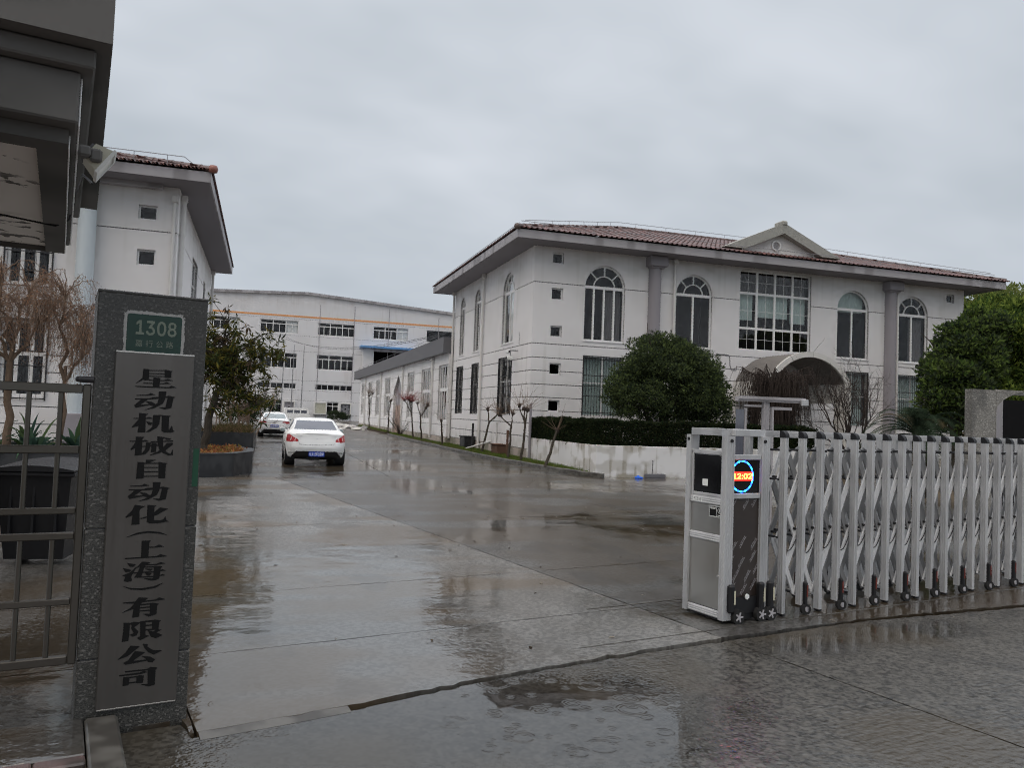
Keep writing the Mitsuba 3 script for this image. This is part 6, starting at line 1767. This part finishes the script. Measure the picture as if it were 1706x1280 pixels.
# left planter: two bare drooping trees with dead leaves
def drooping_tree(label, base, fork_z, seed, forks, nleaf):
    r = np.random.default_rng(seed)
    root = thing('drooping_tree', label, 'tree', 'bare drooping trees in the left planter')
    b = np.array(base, float)
    f0 = np.array([b[0] + r.normal(0, .05), b[1], fork_z])
    ms = [tube(*limb(b, f0, 0.085 if forks[0][0] < 0 else 0.05, 0.06 if forks[0][0] < 0 else 0.035, r, 0.04), 9)]
    limbs, hang, leafp = [], [], []
    for (dx, dy, dz) in forks:
        e = f0 + [dx, dy, dz]
        p, q = limb(f0, e, 0.042, 0.02, r, 0.08, 7)
        ms.append(tube(p, q, 7))
        l2, h2 = weeping([p[4], p[6]], [0.75, 0.6], r, 7, 11, 0.95, 1.05, 0.018)
        limbs += l2
        hang += h2
    part(root, 'trunk', cat(ms), 'bark_red', smooth=50)
    part(root, 'limbs', cat(limbs), 'twig_brown')
    part(root, 'hanging_twigs', cat([tube(h, np.linspace(0.0035, 0.002, 6), 3, False) for h in hang]), 'twig_brown')
    H_ = np.array(hang)
    k = r.integers(0, len(H_), nleaf)
    s = r.integers(1, 6, nleaf)
    P = H_[k, s] + r.normal(0, 0.04, (nleaf, 3))
    m, c = leaf_quads(P, 0.045, r, [(0.30, 0.16, 0.10), (0.21, 0.12, 0.08), (0.38, 0.24, 0.15), (0.16, 0.11, 0.075)], 0.4, droop=0.6)
    part(root, 'dead_leaves', m, 'leaf', color=c)


drooping_tree('bare drooping tree with thick reddish trunk at the left photo edge behind the side gate', (-5.0, 18.7, 0.42), 2.35, 101, [(-0.5, 0.1, 1.0), (0.75, 0, 1.15), (0.2, 0.3, 1.5), (-0.9, 0, 0.7), (-0.2, -0.2, 1.7)], 7500)
drooping_tree('slimmer bare drooping tree beside the blue column, right of the thick-trunked one', (-4.05, 18.75, 0.42), 2.0, 102, [(0.25, 0, 1.3), (-0.1, 0.1, 1.75), (0.45, 0, 0.8)], 5200)

# agaves
def agave(label, x, y, seed, n=22, L=1.0):
    r = np.random.default_rng(seed)
    root = thing('agave', label, 'plant', 'agaves in the left planter')
    for k in range(n):
        a, el, l = r.uniform(0, 2 * np.pi), r.uniform(0.35, 1.35), L * r.uniform(0.7, 1.2)
        t = np.linspace(0, 1, 9)
        rad, h = l * t * math.cos(el), l * (t * math.sin(el) - 0.42 * math.cos(el) * t ** 3 - 0.1 * t ** 4)
        w = 0.055 * np.minimum(1, np.minimum(t * 6 + 0.5, (1 - t) * 2.2 + 0.01))
        side = np.array([-math.sin(a), math.cos(a), 0])
        mid = np.column_stack([x + rad * math.cos(a), y + rad * math.sin(a), 0.46 + h])
        v = np.stack([mid + side * w[:, None] + [0, 0, 0.015], mid, mid - side * w[:, None] + [0, 0, 0.015]], 1).reshape(-1, 3)
        f = []
        for i in range(8):
            for j in range(2):
                p = i * 3 + j
                f += [[p, p + 1, p + 4], [p, p + 4, p + 3]]
        c = np.array([(0.055, 0.10, 0.06), (0.09, 0.14, 0.06), (0.045, 0.085, 0.065)][r.integers(0, 3)]) * r.uniform(0.7, 1.3)
        part(root, 'leaf', (v, np.array(f)), 'leaf', smooth=True, color=np.tile(c, (27, 1)))


agave('broad green agave in the middle of the side gate view', -4.45, 18.5, 111)
agave('green agave between the two bare trunks, behind the left one', -4.8, 19.3, 112, 16, 0.9)
agave('small agave right of the slim bare trunk', -3.75, 18.9, 113, 15, 0.9)
agave('agave at the left photo edge beside the thick trunk', -5.35, 18.9, 114, 16, 0.9)

# evergreen behind the gate pillar
r = np.random.default_rng(121)
GT = thing('loquat_tree', 'straggly green and brown tree with drooping long leaves just right of the gate pillar', 'tree')
b0 = np.array([-1.32, 20.0, 0.44])
f1 = np.array([-1.08, 20.0, 1.95])
ms = [tube(*limb(b0, f1, 0.10, 0.075, r, 0.03, 8), 9)]
ends = [(-1.05, 20.0, 3.2), (-0.55, 19.9, 2.55), (0.0, 19.8, 1.72), (-0.85, 20.1, 3.7), (-0.3, 20, 3.2), (-1.35, 20.2, 3.0), (0.1, 19.9, 2.9), (-0.6, 19.7, 2.1), (-1.15, 19.8, 2.55)]
clus, dead = [], []
for e in ends:
    st_ = f1 if e[2] < 2.4 else f1 + [0.02, 0, 0.45]
    p, q = limb(st_, e, 0.045, 0.016, r, 0.10, 8)
    ms.append(tube(p, q, 6))
    for k in range(31):
        s = r.uniform(0.3, 1.0)
        c0 = np.array([np.interp(s, np.linspace(0, 1, 8), p[:, i]) for i in range(3)])
        c1_ = c0 + r.normal(0, 0.27, 3) * [1, 1, 0.85]
        ms.append(tube([c0, (c0 + c1_) / 2 + [0, 0, 0.04], c1_], [0.011, 0.008, 0.005], 4, False))
        (dead if (r.random() < 0.26 and e[0] < -0.5) else clus).append(c1_)
part(GT, 'trunk', cat(ms), 'bark')


def sprays(cl, n, size, cols, r, droop):
    P = np.repeat(np.array(cl), n, 0) + r.normal(0, 0.035, (len(cl) * n, 3))
    return leaf_quads(P, size, r, cols, 0.20, droop=droop, up=0.1, cvar=0.45)


m, c = sprays(clus, 15, 0.18, [(0.045, 0.06, 0.022), (0.065, 0.075, 0.025), (0.11, 0.10, 0.03), (0.04, 0.055, 0.025), (0.15, 0.13, 0.03)], r, 0.30)
part(GT, 'leaves', m, 'leaf', color=c)
m, c = sprays(dead, 16, 0.16, [(0.12, 0.085, 0.055), (0.09, 0.07, 0.05), (0.15, 0.11, 0.07)], r, 0.8)
part(GT, 'dead_leaves', m, 'leaf', color=c, label='brown dead hanging leaves')

# fallen leaves in the planter and on the ground
r = np.random.default_rng(131)
import shapely
q = np.column_stack([r.uniform(-2.6, -0.3, 5000), r.uniform(18.6, 22.2, 5000)])
q = q[shapely.contains_xy(i1, q[:, 0], q[:, 1])]
P = np.column_stack([q, 0.45 + r.uniform(0, 0.09, len(q))])
m, c = leaf_quads(P, 0.10, r, [(0.34, 0.15, 0.06), (0.28, 0.11, 0.05), (0.40, 0.22, 0.09), (0.20, 0.09, 0.05), (0.30, 0.24, 0.08)], 0.5, up=0.05)
solo('fallen_leaves', m, 'leaf', 'orange-brown fallen leaves filling the near planter', 'leaves', kind='stuff', color=c)
P = np.column_stack([r.uniform(-1.2, 7.8, 130), r.uniform(5.2, 22, 130), np.full(130, 0.004)])
nl = len(P)
a = r.uniform(0, 6.28, nl)
L = r.uniform(0.012, 0.035, nl)
dv = np.column_stack([np.cos(a), np.sin(a), a * 0]) * L[:, None]
sv = np.column_stack([-np.sin(a), np.cos(a), a * 0]) * L[:, None] * 0.5
v = np.stack([P - dv, P + sv + [0, 0, .006], P + dv, P - sv + [0, 0, .004]], 1).reshape(-1, 3)
i = np.arange(nl)[:, None] * 4
solo('ground_litter', (v, np.vstack([i + [0, 1, 2], i + [0, 2, 3]])), 'leaf', 'scattered small leaves and scraps on the wet yard', 'leaves', kind='stuff',
     color=np.repeat(np.array([(0.10, 0.07, 0.04), (0.05, 0.04, 0.03), (0.3, 0.27, 0.22)])[r.integers(0, 3, nl)], 4, 0))

# far left: bare reddish bush and rubble by the farther planter
r = np.random.default_rng(141)
FBU = thing('far_bush', 'bare reddish-brown thicket beyond the farther planter at the left', 'bush')
out = []
for k in range(16):
    d = np.array([r.normal(0, .35), r.normal(0, .3), 1.0])
    branching(np.array([-1.2 + r.uniform(-1.1, 0.9), 44 + r.uniform(-1, 1), 0.1]), d / np.linalg.norm(d), 1.25, 0.04, 3, r, out, 0.45)
part(FBU, 'branches', cat(out), 'twig_brown')
leafy_tree('shrub', 'low dark green shrub before the factory wall left of the far saloon', (0.0, 60, 0.1), [(-0.2, 60, 1.3, 1.5, 1.2, 1.2), (-1.6, 61, 1.0, 1.2, 1, 1)], 4500, 0.16, DARKG, None, 0.05, 142, cat_='shrub')
leafy_tree('shrub', 'dark green shrub before the factory wall right above the near saloon roof', (8.2, 92, 0.4), [(7.7, 92, 0.95, 0.9, 0.7, 0.55), (8.7, 92, 0.85, 0.7, 0.7, 0.45)], 3000, 0.16, DARKG, None, 0.06, 143, cat_='shrub')
for k in range(16):
    m = trimesh.creation.icosphere(1)
    s = r.uniform(0.12, 0.42)
    v = np.array(m.vertices) * (1 + r.normal(0, 0.22, (len(m.vertices), 1))) * s * [1.3, 1, 0.55]
    p = np.array([r.uniform(5.6, 8.0), r.uniform(62, 73)])
    solo('rubble_stone', (v + [p[0], p[1], float(rise(p[1])) + s * 0.25], np.array(m.faces)), ('porch_white', 'mortar', 'fascia_paint')[k % 3],
         'pale lump of the rubble heap at the far end of the workshop wing', 'rubble', 'lumps of the rubble heap')

# ------------------------------------------------------------------ flagpoles, wires, small things
for u, lab in ((1.98, 'left thin flagpole before the factory wall'), (3.10, 'middle thin flagpole before the factory wall'), (4.25, 'right thin flagpole before the factory wall')):
    k = thing('flagpole', lab, 'flagpole', 'thin flagpoles before the factory')
    part(k, 'pole', tube([(u, 97.5, 0.3), (u + 0.03, 97.5, 5), (u + 0.06, 97.5, 9.1)], [0.06, 0.05, 0.03], 8), 'steel_rod', smooth=True)
    part(k, 'finial', lathe([(0, 0), (0.05, 0.05), (0, 0.1)], 8, (u + 0.06, 97.5, 9.1)), 'steel_rod')
for n, (a, b, sag) in enumerate((((8.6, 39.2, 5.65), (1.5, 99.5, 10.6), 1.3), ((8.6, 39.2, 5.7), (-1.0, 99.5, 11.5), 1.6), ((8.6, 39.0, 5.6), (8.6, 44, 4.6), 0.35))):
    t = np.linspace(0, 1, 24)[:, None]
    p = np.array(a) + (np.array(b) - np.array(a)) * t
    p[:, 2] -= sag * 4 * (t * (1 - t))[:, 0]
    solo('wire', tube(p, 0.014, 4), 'black_plastic', ('lower black wire sagging from the workshop corner to the factory', 'upper black wire sagging from the workshop corner to the factory', 'short loose black cable hanging across the workshop fascia')[n], 'wire', 'wires of the yard')
solo('slanting_pipe', cat(tube([(8.35, 33.0, 0.16), (8.42, 29.4, 0.62)], 0.04, 8)), 'pipe_white', 'white plastic pipe lying aslant against the verge wall', 'pipe', smooth=True)
solo('wooden_box', cat(cb(8.55, 8.95, 29.0, 29.8, 0.12, 0.5, 0.02), cb(8.5, 8.96, 28.95, 29.85, 0.5, 0.53, 0.01)), 'wood_brown', 'small brown wooden box at the foot of the downpipe on the verge', 'box')
solo('meter_box', cat(cb(8.5, 8.97, 33.9, 34.8, 0.1, 0.62, 0.02), cb(8.47, 8.98, 33.85, 34.85, 0.62, 0.67, 0.01)), 'planter_stone', 'dark green-grey cabinet on the verge at the corner of the workshop wing', 'cabinet')
for x, y, h, c, lab in ((8.7, 33.3, 1.25, 'black_iron', 'black iron stake by the dark cabinet'), (8.65, 28.0, 1.1, 'wood_brown', 'short dark wooden stake on the verge'), (8.9, 26.2, 2.1, 'column_paint', 'tall grey post at the corner of the office building')):
    solo('stake', cb(x - 0.04, x + 0.04, y - 0.04, y + 0.04, 0.1, h, 0.01), c, lab, 'stake')
solo('wall_conduit', FS(cat(tube([(30.6, 0.03, 0.55), (30.6, 0.03, 1.35)], 0.03, 6))), 'pipe_white', 'short pale conduit on the side wall of the office building near the slanting pipe', 'conduit')
